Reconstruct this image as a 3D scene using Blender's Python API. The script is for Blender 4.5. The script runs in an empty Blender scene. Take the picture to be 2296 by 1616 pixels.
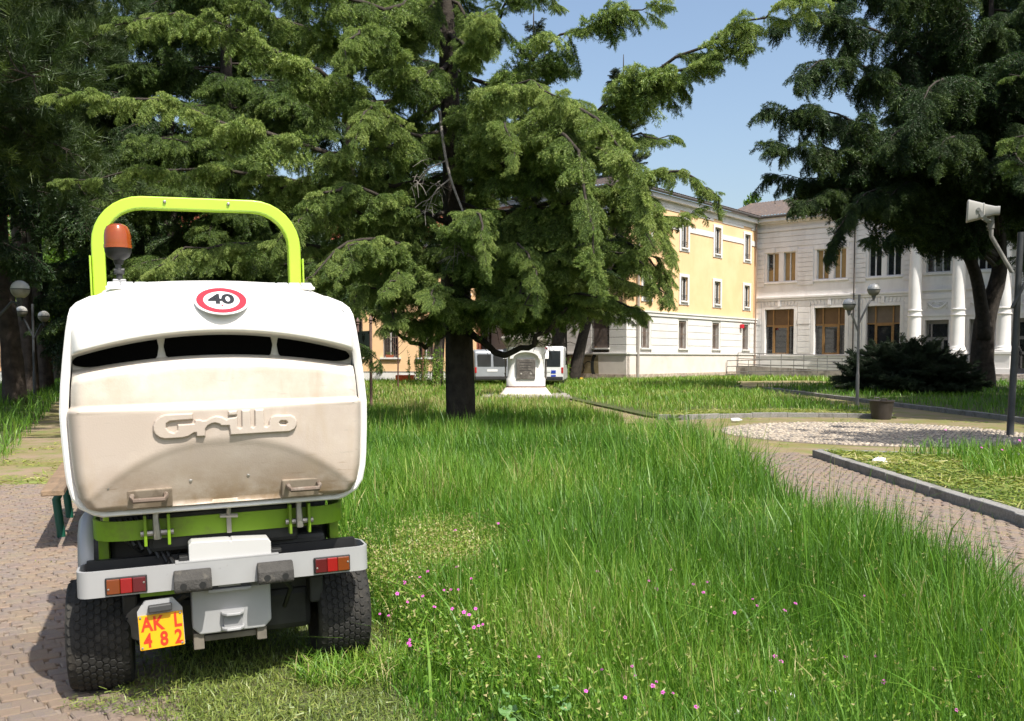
import bpy, bmesh, math, random
import numpy as np
from mathutils import Vector, Matrix
random.seed(7); rng = np.random.default_rng(11)
R = math.radians
sc = bpy.context.scene
col = sc.collection
# ------------------------------------------------------------------ camera
FPX, CX, HZ, CAMH, PITCH = 2069.0, 1147.5, 802.0, 1.4, R(3.0)
CY = HZ + FPX*math.tan(PITCH)
cam_d = bpy.data.cameras.new('camera'); cam = bpy.data.objects.new('camera', cam_d); col.objects.link(cam)
cam.location = (0, 0, CAMH); cam.rotation_euler = (math.pi/2-PITCH, 0, 0)
cam_d.sensor_width = 36; cam_d.lens = 36*FPX/2295; cam_d.shift_y = (CY-808)/2295
cam_d.clip_start = .05; cam_d.clip_end = 1500
sc.camera = cam
# ------------------------------------------------------------------ sky, sun, exposure
SUN_AZ, SUN_EL = R(37), R(57)          # from behind the camera, to its right
S = Vector((math.sin(SUN_AZ)*math.cos(SUN_EL), -math.cos(SUN_AZ)*math.cos(SUN_EL), math.sin(SUN_EL)))
w = bpy.data.worlds.new('World'); sc.world = w; w.use_nodes = True
nt = w.node_tree; nt.nodes.clear()
sky = nt.nodes.new('ShaderNodeTexSky'); sky.sky_type = 'NISHITA'; sky.sun_disc = False
sky.sun_elevation = SUN_EL; sky.sun_rotation = math.pi-SUN_AZ
sky.altitude = 120; sky.air_density = 1.2; sky.dust_density = 3.4; sky.ozone_density = 1.3
bg = nt.nodes.new('ShaderNodeBackground'); bg.inputs[1].default_value = .15
wo = nt.nodes.new('ShaderNodeOutputWorld')
nt.links.new(sky.outputs[0], bg.inputs[0]); nt.links.new(bg.outputs[0], wo.inputs[0])
sl = bpy.data.lights.new('sun', 'SUN'); sl.energy = 4.9; sl.angle = R(.55); sl.color = (1, .955, .87)
so = bpy.data.objects.new('sun', sl); col.objects.link(so); so.rotation_euler = S.to_track_quat('Z', 'Y').to_euler(); so.location = (20, -20, 40)
sc.view_settings.view_transform = 'Standard'; sc.view_settings.look = 'None'
sc.view_settings.exposure = .40; sc.view_settings.gamma = 1
sc.cycles.max_bounces = 6; sc.cycles.diffuse_bounces = 2; sc.cycles.glossy_bounces = 3; sc.cycles.transmission_bounces = 4
sc.cycles.transparent_max_bounces = 6; sc.cycles.use_denoising = True
sc.cycles.caustics_reflective = False; sc.cycles.caustics_refractive = False

# ------------------------------------------------------------------ helpers
def ray(x, y):
    a, b = (x-CX)/FPX, -(y-CY)/FPX
    c, s = math.cos(PITCH), math.sin(PITCH)
    return Vector((a, c+b*s, -s+b*c))
def at(x, y, d):
    r = ray(x, y); return Vector((0, 0, CAMH))+r*(d/r.y)
def gnd(x, y, z=0.):
    r = ray(x, y); return Vector((0, 0, CAMH))+r*((z-CAMH)/r.z)

class MB:
    def __init__(s): s.v = []; s.f = []
    def add(s, vs, fs):
        o = len(s.v); s.v += [tuple(v) for v in vs]; s.f += [tuple(i+o for i in f) for f in fs]; return s
    def hexa(s, p):   # 8 points: bottom 4 ccw, top 4 ccw
        return s.add(p, [(3,2,1,0),(4,5,6,7),(0,1,5,4),(1,2,6,5),(2,3,7,6),(3,0,4,7)])
    def bb(s, x0, x1, y0, y1, z0, z1):
        return s.hexa([(x0,y0,z0),(x1,y0,z0),(x1,y1,z0),(x0,y1,z0),(x0,y0,z1),(x1,y0,z1),(x1,y1,z1),(x0,y1,z1)])
    def tube(s, pts, r, n=8, cap=True, flat=None):
        pts = [Vector(p) for p in pts]; k = len(pts)
        rr = r if hasattr(r, '__len__') else [r]*k
        vs = []; up = None
        for i, p in enumerate(pts):
            t = (pts[min(i+1,k-1)]-pts[max(i-1,0)])
            t = t.normalized() if t.length > 1e-9 else Vector((0,0,1))
            if up is None:
                up = Vector((0,0,1)) if abs(t.z) < .9 else Vector((1,0,0))
            a = t.cross(up)
            if a.length < 1e-6: a = t.cross(Vector((0,1,0)))
            a.normalize(); b = a.cross(t).normalized(); up = b
            for j in range(n):
                q = 2*math.pi*j/n
                vs.append(p+(a*math.cos(q)+b*math.sin(q))*rr[i])
        fs = [(i*n+j, i*n+(j+1)%n, (i+1)*n+(j+1)%n, (i+1)*n+j) for i in range(k-1) for j in range(n)]
        if cap: fs += [tuple(range(n))[::-1], tuple(range((k-1)*n, k*n))]
        return s.add(vs, fs)
    def rtube(s, pts, hw, hh, side):   # rectangular section; side = constant sideways vector
        pts = [Vector(p) for p in pts]; k = len(pts); side = Vector(side).normalized(); vs = []
        for i, p in enumerate(pts):
            t = (pts[min(i+1,k-1)]-pts[max(i-1,0)]).normalized(); nn = t.cross(side).normalized()
            for a, b in ((-1,-1),(1,-1),(1,1),(-1,1)): vs.append(p+side*hw*a+nn*hh*b)
        fs = [(i*4+j, i*4+(j+1)%4, (i+1)*4+(j+1)%4, (i+1)*4+j) for i in range(k-1) for j in range(4)]
        return s.add(vs, fs+[(3,2,1,0), tuple(range((k-1)*4, k*4))])
    def lathe(s, prof, n=24, c=(0,0,0), axis='z'):
        vs = []
        for r, h in prof:
            for j in range(n):
                q = 2*math.pi*j/n; a, b = r*math.cos(q), r*math.sin(q)
                v = (a,b,h) if axis == 'z' else ((h,a,b) if axis == 'x' else (b,h,a))
                vs.append((v[0]+c[0], v[1]+c[1], v[2]+c[2]))
        k = len(prof)
        fs = [(i*n+j, i*n+(j+1)%n, (i+1)*n+(j+1)%n, (i+1)*n+j) for i in range(k-1) for j in range(n)]
        if prof[0][0] > 1e-6: fs.append(tuple(range(n))[::-1])
        if prof[-1][0] > 1e-6: fs.append(tuple(range((k-1)*n, k*n)))
        return s.add(vs, fs)
    def prism(s, poly, fn, h0, h1):   # poly 2d list, fn(a,b,h)->3d
        n = len(poly)
        vs = [fn(a,b,h0) for a,b in poly]+[fn(a,b,h1) for a,b in poly]
        fs = [tuple(range(n))[::-1], tuple(range(n,2*n))]+[(i,(i+1)%n,n+(i+1)%n,n+i) for i in range(n)]
        return s.add(vs, fs)
    def mesh(s, name):
        m = bpy.data.meshes.new(name); m.from_pydata(s.v, [], s.f); m.update(); return m

def wtrans(o):
    t = Vector(o.location)
    if o.parent is not None: t += o.matrix_parent_inverse.translation+wtrans(o.parent)
    return t
def link(name, me, mat, parent=None, smooth=False, bevel=0, world=False, kind=None):
    o = bpy.data.objects.new(name, me); col.objects.link(o)
    if mat is not None and not me.materials: me.materials.append(mat)
    if smooth:
        me.polygons.foreach_set('use_smooth', [True]*len(me.polygons))
        if smooth != 'all':
            me.set_sharp_from_angle(angle=R(smooth if smooth is not True else 38))
    if parent is not None:
        o.parent = parent
        if world:
            o.matrix_parent_inverse = Matrix.Translation(-wtrans(parent))
    if bevel:
        b = o.modifiers.new('bevel', 'BEVEL'); b.width = bevel; b.segments = 2; b.limit_method = 'ANGLE'; b.angle_limit = R(35)
    if kind: o['kind'] = kind
    return o
def put(mb, name, mat, parent=None, **k):
    return link(name, mb.mesh(name), mat, parent, **k)
def tag(o, label, cat, group=None, kind=None):
    o['label'] = label; o['category'] = cat
    if group: o['group'] = group
    if kind: o['kind'] = kind
    return o
def root(name, loc, label, cat, group=None, rot=(0,0,0)):
    o = bpy.data.objects.new(name, None); col.objects.link(o); o.location = loc; o.rotation_euler = rot
    o.empty_display_size = .2
    return tag(o, label, cat, group)
def struct(o): o['kind'] = 'structure'; return o

def npmesh(name, V, T, tint=None, smooth=False):
    me = bpy.data.meshes.new(name)
    V = np.ascontiguousarray(V, np.float32); T = np.ascontiguousarray(T, np.int32)
    me.vertices.add(len(V)); me.vertices.foreach_set('co', V.ravel())
    k = T.shape[1]
    me.loops.add(T.size); me.loops.foreach_set('vertex_index', T.ravel())
    me.polygons.add(len(T)); me.polygons.foreach_set('loop_start', np.arange(0, T.size, k, dtype=np.int32))
    try: me.polygons.foreach_set('loop_total', np.full(len(T), k, np.int32))
    except Exception: pass
    if smooth: me.polygons.foreach_set('use_smooth', np.ones(len(T), bool))
    me.update(calc_edges=True)
    if tint is not None:
        a = me.attributes.new('tint', 'FLOAT', 'POINT'); a.data.foreach_set('value', np.ascontiguousarray(tint, np.float32))
    return me

# ------------------------------------------------------------------ materials
MATS = {}
def nodes_of(m): m.use_nodes = True; return m.node_tree, m.node_tree.nodes['Principled BSDF']
def mat(name, c, rough=.6, var=.12, scale=6., bump=0., metal=0., c2=None, detail=6, spec=.4, bscale=None, thr=None, coat=0):
    if name in MATS: return MATS[name]
    m = bpy.data.materials.new(name); nt, p = nodes_of(m)
    p.inputs['Roughness'].default_value = rough; p.inputs['Metallic'].default_value = metal
    p.inputs['Specular IOR Level'].default_value = spec
    if coat: p.inputs['Coat Weight'].default_value = coat
    tc = nt.nodes.new('ShaderNodeTexCoord')
    n = nt.nodes.new('ShaderNodeTexNoise'); n.inputs['Scale'].default_value = scale; n.inputs['Detail'].default_value = detail
    nt.links.new(tc.outputs['Object'], n.inputs['Vector'])
    cr = nt.nodes.new('ShaderNodeValToRGB')
    e = cr.color_ramp.elements
    lo, hi = thr if thr else (.3, .7)
    e[0].position = lo; e[1].position = hi
    if c2 is None:
        e[0].color = tuple(x*(1-var) for x in c)+(1,); e[1].color = tuple(min(1, x*(1+var)) for x in c)+(1,)
    else:
        e[0].color = tuple(c)+(1,); e[1].color = tuple(c2)+(1,)
    nt.links.new(n.outputs['Fac'], cr.inputs['Fac']); nt.links.new(cr.outputs['Color'], p.inputs['Base Color'])
    if bump:
        n2 = nt.nodes.new('ShaderNodeTexNoise'); n2.inputs['Scale'].default_value = bscale or scale*6; n2.inputs['Detail'].default_value = 5
        nt.links.new(tc.outputs['Object'], n2.inputs['Vector'])
        b = nt.nodes.new('ShaderNodeBump'); b.inputs['Strength'].default_value = bump; b.inputs['Distance'].default_value = .02
        nt.links.new(n2.outputs['Fac'], b.inputs['Height']); nt.links.new(b.outputs['Normal'], p.inputs['Normal'])
    MATS[name] = m; return m
def stain(m, c, scale, lo, hi, stretch=(1,1,1), fac=1., mask=None):
    """lay a second colour over the base where a noise exceeds lo..hi; mask=(axis, v0, v1) keeps it to a height band"""
    nt = m.node_tree; p = nt.nodes['Principled BSDF']
    src = p.inputs['Base Color'].links[0].from_socket
    tc = nt.nodes.new('ShaderNodeTexCoord'); mp = nt.nodes.new('ShaderNodeMapping'); mp.inputs['Scale'].default_value = stretch
    n = nt.nodes.new('ShaderNodeTexNoise'); n.inputs['Scale'].default_value = scale; n.inputs['Detail'].default_value = 8; n.inputs['Roughness'].default_value = .65
    nt.links.new(tc.outputs['Object'], mp.inputs['Vector']); nt.links.new(mp.outputs['Vector'], n.inputs['Vector'])
    mr = nt.nodes.new('ShaderNodeMapRange'); mr.inputs['From Min'].default_value = lo; mr.inputs['From Max'].default_value = hi; mr.inputs['To Max'].default_value = fac
    nt.links.new(n.outputs['Fac'], mr.inputs['Value']); f = mr.outputs['Result']
    if mask:
        sp = nt.nodes.new('ShaderNodeSeparateXYZ'); nt.links.new(tc.outputs['Object'], sp.inputs[0])
        m2 = nt.nodes.new('ShaderNodeMapRange'); m2.inputs['From Min'].default_value = mask[1]; m2.inputs['From Max'].default_value = mask[2]
        nt.links.new(sp.outputs[mask[0]], m2.inputs['Value'])
        mu = nt.nodes.new('ShaderNodeMath'); mu.operation = 'MULTIPLY'
        nt.links.new(f, mu.inputs[0]); nt.links.new(m2.outputs['Result'], mu.inputs[1]); f = mu.outputs[0]
    mx = nt.nodes.new('ShaderNodeMix'); mx.data_type = 'RGBA'
    nt.links.new(f, mx.inputs[0]); nt.links.new(src, mx.inputs[6]); mx.inputs[7].default_value = tuple(c)+(1,)
    nt.links.new(mx.outputs[2], p.inputs['Base Color']); return m
def leafmat(name, stops, trans=.3, gloss=.05, tcol=None, inst=False):
    m = bpy.data.materials.new(name); m.use_nodes = True; nt = m.node_tree; nt.nodes.clear()
    at_ = nt.nodes.new('ShaderNodeAttribute'); at_.attribute_name = 'tint'
    cr = nt.nodes.new('ShaderNodeValToRGB'); el = cr.color_ramp.elements
    el[0].position = stops[0][0]; el[0].color = stops[0][1]+(1,); el[1].position = stops[-1][0]; el[1].color = stops[-1][1]+(1,)
    for ps, c in stops[1:-1]:
        q = el.new(ps); q.color = c+(1,)
    if inst:      # each spray carries its own tone, needles shift round it, painted darker inside
        ai = nt.nodes.new('ShaderNodeAttribute'); ai.attribute_type = 'INSTANCER'; ai.attribute_name = 'tone'
        ad = nt.nodes.new('ShaderNodeMath'); ad.operation = 'ADD'; nt.links.new(at_.outputs['Fac'], ad.inputs[0]); nt.links.new(ai.outputs['Fac'], ad.inputs[1]); nt.links.new(ad.outputs[0], cr.inputs['Fac'])
    else: nt.links.new(at_.outputs['Fac'], cr.inputs['Fac'])
    d = nt.nodes.new('ShaderNodeBsdfDiffuse'); t = nt.nodes.new('ShaderNodeBsdfTranslucent'); g = nt.nodes.new('ShaderNodeBsdfGlossy')
    g.inputs['Roughness'].default_value = .45; g.inputs['Color'].default_value = (.8,.85,.8,1)
    nt.links.new(cr.outputs[0], d.inputs[0])
    mlt = nt.nodes.new('ShaderNodeMix'); mlt.data_type = 'RGBA'; mlt.blend_type = 'MULTIPLY'; mlt.inputs[0].default_value = 1
    nt.links.new(cr.outputs[0], mlt.inputs[6]); mlt.inputs[7].default_value = (tcol or (1.25,1.3,.55))+(1,)
    nt.links.new(mlt.outputs[2], t.inputs[0])
    m1 = nt.nodes.new('ShaderNodeMixShader'); m1.inputs[0].default_value = trans
    nt.links.new(d.outputs[0], m1.inputs[1]); nt.links.new(t.outputs[0], m1.inputs[2])
    m2 = nt.nodes.new('ShaderNodeMixShader'); m2.inputs[0].default_value = gloss
    nt.links.new(m1.outputs[0], m2.inputs[1]); nt.links.new(g.outputs[0], m2.inputs[2])
    o = nt.nodes.new('ShaderNodeOutputMaterial'); nt.links.new(m2.outputs[0], o.inputs[0])
    MATS[name] = m; return m
def glassmat(name, c=(.02,.022,.025), rough=.04):
    m = mat(name, c, rough, .2, 2.); m.node_tree.nodes['Principled BSDF'].inputs['Specular IOR Level'].default_value = .8; return m

BARK = mat('bark', (.028,.022,.018), .95, .5, 7., .9, c2=(.062,.05,.04), bscale=30)
BARKP = mat('pine_bark', (.04,.031,.026), .9, .5, 5., .9, c2=(.10,.076,.062), bscale=22)
TWIG = mat('dead_twig', (.22,.2,.18), .8, .3, 9.)
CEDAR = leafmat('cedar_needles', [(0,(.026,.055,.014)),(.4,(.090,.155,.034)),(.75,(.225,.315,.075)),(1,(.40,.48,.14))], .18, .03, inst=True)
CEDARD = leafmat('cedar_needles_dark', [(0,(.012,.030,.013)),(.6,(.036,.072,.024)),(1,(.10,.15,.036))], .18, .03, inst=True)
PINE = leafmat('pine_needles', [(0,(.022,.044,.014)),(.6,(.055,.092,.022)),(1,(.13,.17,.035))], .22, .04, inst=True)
SPRUCE = leafmat('spruce_needles', [(0,(.018,.032,.012)),(1,(.05,.07,.025))], .15, .04, inst=True)
BUSHM = leafmat('juniper_leaves', [(0,(.008,.018,.010)),(1,(.026,.046,.018))], .15, .03, inst=True)
BROAD = leafmat('broad_leaves', [(0,(.05,.11,.015)),(1,(.14,.25,.03))], .45, .05)
GRASS = leafmat('grass_blades', [(0,(.038,.098,.012)),(.45,(.100,.232,.022)),(.8,(.185,.325,.037)),(.93,(.31,.38,.08)),(1,(.46,.40,.19))], .32, .03)
CLIP = leafmat('grass_clippings', [(0,(.10,.16,.028)),(.5,(.215,.27,.056)),(.8,(.33,.335,.09)),(1,(.48,.43,.21))], .25, .04)
# ------------------------------------------------------------------ ground, paths, lawns
SOIL = mat('lawn_soil', (.055,.075,.022), .95, .4, 3., .6, c2=(.105,.11,.042), bscale=40)
FARG = mat('far_ground', (.07,.11,.025), .95, .3, .6, .3, c2=(.12,.14,.05), bscale=10)
MOSS = mat('mossy_paving', (.20,.175,.06), .95, .3, 1.1, .5, c2=(.27,.20,.135), bscale=35, thr=(.38,.62))
stain(MOSS, (.16,.19,.045), 2.3, .48, .62, fac=.85)
BED = mat('paving_bed', (.21,.165,.13), .95, .3, 9., .4, c2=(.30,.25,.21), bscale=60)
GRAN = mat('granite_kerb', (.21,.20,.185), .85, .25, 40., .4, c2=(.31,.30,.28), bscale=90)
stain(GRAN, (.10,.10,.075), 4., .5, .68, fac=.7)
PC = Vector((6.7, 17.2, 0)); PR = 4.6; CR_ = 2.75            # round plaza, cobbled disc
def pr(d): return -1.25-.45*(d-3.5)                          # right edge of the left path
def pl(d): return -7.7-.45*(d-13.9)                          # left edge
def sheet(name, poly, z, m, parent=None):
    mb = MB(); mb.add([(x, y, z) for x, y in poly], [tuple(range(len(poly)))]); return put(mb, name, m, parent)
def slab(name, poly, z0, z1, m):
    mb = MB(); mb.prism(poly, lambda a,b,h: (a,b,h), z0, z1); return put(mb, name, m)
def arc(a0, a1, r, n=16):
    return [(PC.x+r*math.cos(R(a0+(a1-a0)*i/n)), PC.y+r*math.sin(R(a0+(a1-a0)*i/n))) for i in range(n+1)]
struct(sheet('ground', [(-450,-60),(450,-60),(450,700),(-450,700)], -.06, FARG))
lp = struct(sheet('paved_path', [(pl(-1),-1),(pr(-1),-1),(pr(46),46),(pl(46),46)], -.012, BED))
lp2 = struct(sheet('mossy_path', [(pl(9.6),9.6),(pr(9.6),9.6),(pr(46),46),(pl(46),46)], -.004, MOSS))
rp = struct(sheet('side_path', [(2.2,-1),(4.25,-1),(4.25,13.6),(2.2,16.2)], -.012, BED))
plz = struct(sheet('plaza', arc(0,360,PR+.02,64)[:-1], -.006, MOSS))
struct(sheet('north_path', [(1.9,20),(3.8,20),(3.0,33),(1.6,33)], -.020, MOSS))
struct(sheet('east_path', [(8.6,19.4),(11.15,17.5),(11.2,44),(20,47.5),(18.5,58),(13,56),(9.3,44)], -.022, MOSS))
# lawns
def wig(poly): return poly
L1 = [(pr(-1),-1),(2.26,-1),(2.26,15.9)]+[(x,y) for x,y in arc(196,164,PR,6)]+[(2.0,21),(1.75,31),(1.9,52),(pr(52),52),(pr(30),30),(pr(12),12)]
L2 = [(1.95,52),(1.95,31),(3.2,22.0)]+arc(130,62,PR+.14,14)+[(9.15,23),(9.15,40),(11.5,46),(12.5,54),(9,58)]
L3 = [(4.38,-1),(16,-1),(16,13.5)]+arc(318,240,PR+.14,14)+[(4.38,13.15)]
L4 = [(11.25,16.8),(40,8),(60,40),(24,52),(20,46),(11.3,41)]
L5 = [(pl(-1),-1),(pl(50),50),(-60,50),(-40,-1)]
for nm, P, z in (('lawn',L1,.018),('lawn_behind_plaza',L2,.03),('lawn_beside_kerb',L3,.085),('lawn_under_tree',L4,.085),('grass_verge',L5,.018)):
    struct(slab(nm, P, -.05, z, SOIL))
struct(sheet('street', [(-120,58),(-10,58),(-10,66),(-120,66)], -.03, mat('asphalt',(.06,.06,.062),.9,.2,3.)))
# kerbs
KST = {}
def kerb(name, pts, wd, z0, z1, step):
    k = struct(bpy.data.objects.new(name, None)); col.objects.link(k)
    P = [Vector((x,y,0)) for x,y in pts]
    acc = [0.]
    for a, b in zip(P, P[1:]): acc.append(acc[-1]+(b-a).length)
    def ev(s):
        for i in range(len(P)-1):
            if s <= acc[i+1]+1e-9:
                t = (s-acc[i])/max(1e-9, acc[i+1]-acc[i]); return P[i].lerp(P[i+1], t)
        return P[-1]
    s = 0.
    while s < acc[-1]-.05:
        l = min(step*random.uniform(.8,1.25), acc[-1]-s)
        a, b = ev(s+.005), ev(s+l-.005); t = (b-a).normalized(); n = Vector((-t.y,t.x,0))
        dz = random.uniform(-.008,.008); dn = random.uniform(-.008,.008)
        mb = MB(); a2, b2 = a+n*dn, b+n*dn
        q = [a2-n*wd/2, b2-n*wd/2, b2+n*wd/2, a2+n*wd/2]
        mb.hexa([(p.x,p.y,z0) for p in q]+[(p.x,p.y,z1+dz) for p in q])
        put(mb, 'kerb_stone', GRAN, k, bevel=.012)
        s += l
    return k
kerb('kerb_along_side_path', [(4.32,1.5),(4.30,8),(4.32,13.05)], .13, -.05, .10, .95)
kerb('kerb_round_near_lawn', [(4.37,13.13)]+arc(238,312,PR+.07,24), .12, -.05, .10, .8)
kerb('kerb_round_far_lawn', [(3.35,21.2)]+arc(129,63,PR+.07,20)+[(9.1,22.4),(9.1,30)], .12, -.05, .10, .8)
kerb('kerb_under_tree', [(11.2,16.9),(11.25,41)], .12, -.05, .10, 1.0)

# porphyry setts: the nearest 300 one by one, the rest joined
SETTM = []
for i, (c, c2) in enumerate([((.205,.152,.122),(.27,.205,.165)),((.195,.146,.122),(.255,.198,.168)),((.22,.156,.115),(.28,.207,.155)),((.185,.144,.125),(.24,.195,.172))]):
    SETTM.append(stain(mat('porphyry_%d' % i, c, .85, .2, 30., .5, c2=c2, bscale=120), (.27,.22,.145), 5., .44, .66, fac=.65))
def sett_shape(jit):
    a = .5; mb = MB()
    q = [(-a+jit(),-a+jit()),(a+jit(),-a+jit()),(a+jit(),a+jit()),(-a+jit(),a+jit())]
    t = [(x*.86,y*.86) for x,y in q]
    mb.add([(x,y,-.3) for x,y in q]+[(x,y,-.04) for x,y in q]+[(x,y,.06) for x,y in t],
           [(0,1,5,4),(1,2,6,5),(2,3,7,6),(3,0,4,7),(4,5,9,8),(5,6,10,9),(6,7,11,10),(7,4,8,11),(8,9,10,11)])
    return mb
def setts(parent, places, n_single):
    """places: (x,y,rot,sx,sy) sorted nearest first"""
    shapes = [sett_shape(lambda: random.uniform(-.07,.07)) for _ in range(14)]
    meshes = []
    for k, sh in enumerate(shapes):
        me = sh.mesh('sett'); me.materials.append(SETTM[k % 4]); meshes.append(me)
    for i, (x,y,r,sx,sy) in enumerate(places[:n_single]):
        o = bpy.data.objects.new('sett', meshes[random.randrange(14)]); col.objects.link(o); o.parent = parent
        o.location = (x,y,random.uniform(-.003,.003)); o.rotation_euler = (random.uniform(-.03,.03),random.uniform(-.03,.03),r); o.scale = (sx,sy,.06)
    rest = places[n_single:]
    if not rest: return
    for g in range(4):
        mb = MB()
        for j, (x,y,r,sx,sy) in enumerate(rest):
            if j % 4 != g: continue
            sh = shapes[random.randrange(14)]; c, s = math.cos(r), math.sin(r); dz = random.uniform(-.004,.004)
            mb.add([(x+c*a*sx-s*b*sy, y+s*a*sx+c*b*sy, cc*.06+dz) for a,b,cc in sh.v], sh.f)
        put(mb, 'setts', SETTM[g], parent, kind='stuff')
def sett_field(inside, d0, d1, x0f, x1f, ang, size=.092):
    out = []; ca, sa = math.cos(ang), math.sin(ang)
    n = int(16/size)
    for i in range(-n, n):
        for j in range(-n, n):
            u = (i+(.5 if j % 2 else 0)+random.uniform(-.12,.12))*size
            v = (j+.9*math.sin(i*size*2.1))*size*.93
            x, y = u*ca-v*sa+0, u*sa+v*ca+7
            if y < d0 or y > d1 or abs(x) > .60*y+.25 or not inside(x, y): continue
            out.append((x, y, ang+math.cos(i*size*2.1)*.19+random.uniform(-.06,.06), size*random.uniform(.86,.99), size*random.uniform(.80,.93)))
    out.sort(key=lambda p: p[0]**2+p[1]**2); return out
setts(lp, sett_field(lambda x,y: pl(y) < x < pr(y)+.02+.1*math.sin(y*5), 2.6, 10.2, 0, 0, R(22)), 300)
setts(rp, sett_field(lambda x,y: 2.28 < x < 4.23, 3.6, 13.6, 0, 0, R(4)), 300)

# cobbles of the round disc
COB = [mat('cobble_a', (.36,.30,.235), .8, .25, 8., .2), mat('cobble_b', (.45,.385,.305), .8, .25, 8., .2), mat('cobble_c', (.25,.22,.19), .8, .25, 8., .2)]
disc = struct(sheet('cobbled_disc', [(PC.x+CR_*math.cos(R(i*6)), PC.y+CR_*math.sin(R(i*6))) for i in range(60)], -.001, BED))
def pebble():
    mb = MB(); n = 7; e = [random.uniform(.85,1.1) for _ in range(n)]
    vs = []
    for rr, z in ((1,-.1),(.82,.36)):
        for k in range(n): vs.append((rr*e[k]*math.cos(2*math.pi*k/n)*.5, rr*e[k]*math.sin(2*math.pi*k/n)*.5, z))
    vs.append((0,0,.52))
    fs = [(i*n+k, i*n+(k+1)%n, (i+1)*n+(k+1)%n, (i+1)*n+k) for i in range(1) for k in range(n)]+[(n+k,n+(k+1)%n,2*n) for k in range(n)]
    return mb.add(vs, fs)
pebs = [pebble() for _ in range(8)]; pl_ = []
g = .088
for j in range(-34, 35):
    for i in range(-34, 35):
        x = (i+(.5 if j % 2 else 0))*g+random.uniform(-.016,.016); y = j*g*.88+random.uniform(-.014,.014)
        if x*x+y*y < (CR_-.05)**2: pl_.append((PC.x+x, PC.y+y))
pl_.sort(key=lambda p: p[1]*1.0-.25*abs(p[0]-4.5)*-1)
pm = []
for k, sh in enumerate(pebs):
    me = sh.mesh('cobble'); me.materials.append(COB[k % 3]); pm.append(me)
vis = [p for p in pl_ if p[0] < 5.7 or p[1] > 16.6][:300]; vs_ = set(vis)
for x, y in vis:
    o = bpy.data.objects.new('cobble', random.choice(pm)); col.objects.link(o); o.parent = disc
    o.location = (x,y,-.002); o.rotation_euler = (0,0,random.uniform(0,6)); o.scale = (.085*random.uniform(.85,1.15), .066*random.uniform(.85,1.2), .05)
for g3 in range(3):
    mb = MB()
    for j, (x,y) in enumerate(p for p in pl_ if p not in vs_):
        if j % 3 != g3: continue
        sh = pebs[random.randrange(8)]; r = random.uniform(0,6); c, s = math.cos(r), math.sin(r)
        sx, sy, sz = .085*random.uniform(.85,1.15), .068*random.uniform(.85,1.2), .05*random.uniform(.7,1.3)
        mb.add([(x+c*a*sx-s*b*sy, y+s*a*sx+c*b*sy, cc*sz) for a,b,cc in sh.v], sh.f)
    put(mb, 'cobbles', COB[g3], disc, kind='stuff', smooth='all')
# ------------------------------------------------------------------ buildings
class FR:
    def __init__(s, o, u, n): s.o = Vector(o); s.u = Vector(u); s.n = Vector(n)
    def p(s, a, off, z): q = s.o+s.u*a+s.n*off; return (q.x, q.y, z)
    def box(s, mb, a0, a1, o0, o1, z0, z1):
        return mb.hexa([s.p(a0,o1,z0), s.p(a1,o1,z0), s.p(a1,o0,z0), s.p(a0,o0,z0), s.p(a0,o1,z1), s.p(a1,o1,z1), s.p(a1,o0,z1), s.p(a0,o0,z1)])
    def q4(s, mb, pts): return mb.add([s.p(*p) for p in pts], [tuple(range(len(pts)))])
def wall(mb, fr, a0, a1, z0, z1, holes, off=0., depth=.22):
    xs = sorted({a0, a1, *[h[0] for h in holes], *[h[1] for h in holes]}); zs = sorted({z0, z1, *[h[2] for h in holes], *[h[3] for h in holes]})
    xs = [x for x in xs if a0 <= x <= a1]; zs = [z for z in zs if z0 <= z <= z1]
    for i in range(len(xs)-1):
        for j in range(len(zs)-1):
            cx, cz = (xs[i]+xs[i+1])/2, (zs[j]+zs[j+1])/2
            if any(h[0] < cx < h[1] and h[2] < cz < h[3] for h in holes): continue
            fr.q4(mb, [(xs[i],off,zs[j]),(xs[i+1],off,zs[j]),(xs[i+1],off,zs[j+1]),(xs[i],off,zs[j+1])])
    for b0, b1, c0, c1 in holes:
        d = off-depth
        for q in ([(b0,off,c0),(b0,off,c1),(b0,d,c1),(b0,d,c0)], [(b1,off,c1),(b1,off,c0),(b1,d,c0),(b1,d,c1)], [(b0,off,c1),(b1,off,c1),(b1,d,c1),(b0,d,c1)], [(b1,off,c0),(b0,off,c0),(b0,d,c0),(b1,d,c0)]):
            fr.q4(mb, q)
    return mb
YEL = stain(stain(mat('yellow_plaster', (.84,.535,.29), .9, .05, .7, .1, bscale=60), (.84,.58,.34), .35, .45, .6, fac=.6), (.68,.43,.22), 1.3, .54, .74, (1,1,.22), fac=.4)
WHI = stain(mat('white_plaster', (.74,.715,.68), .85, .06, .8, .1, bscale=50), (.60,.56,.52), 1.2, .52, .75, fac=.5)
WHB = stain(mat('white_stucco', (.79,.765,.745), .85, .06, .9, .1, bscale=50), (.57,.53,.51), 1.0, .5, .72, (1,1,.35), fac=.55)
PLI = stain(mat('plinth_render', (.76,.68,.61), .9, .06, 1.3, .15, bscale=40), (.62,.54,.48), .9, .5, .68, fac=.7)
STO = stain(mat('rough_base', (.42,.33,.26), .95, .25, 6., .6, bscale=50), (.62,.52,.42), 5., .5, .62)
DARKW = mat('window_dark', (.018,.018,.02), .5)
GLASS = glassmat('window_glass')
FRW = mat('window_frame_white', (.62,.61,.59), .6, .1, 5.)
FRO = mat('window_frame_orange', (.28,.155,.055), .55, .15, 6.)
IRON = mat('iron_bars', (.19,.135,.105), .7, .3, 9.)
IROND = mat('iron_dark', (.06,.055,.05), .6, .3, 9.)
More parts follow.
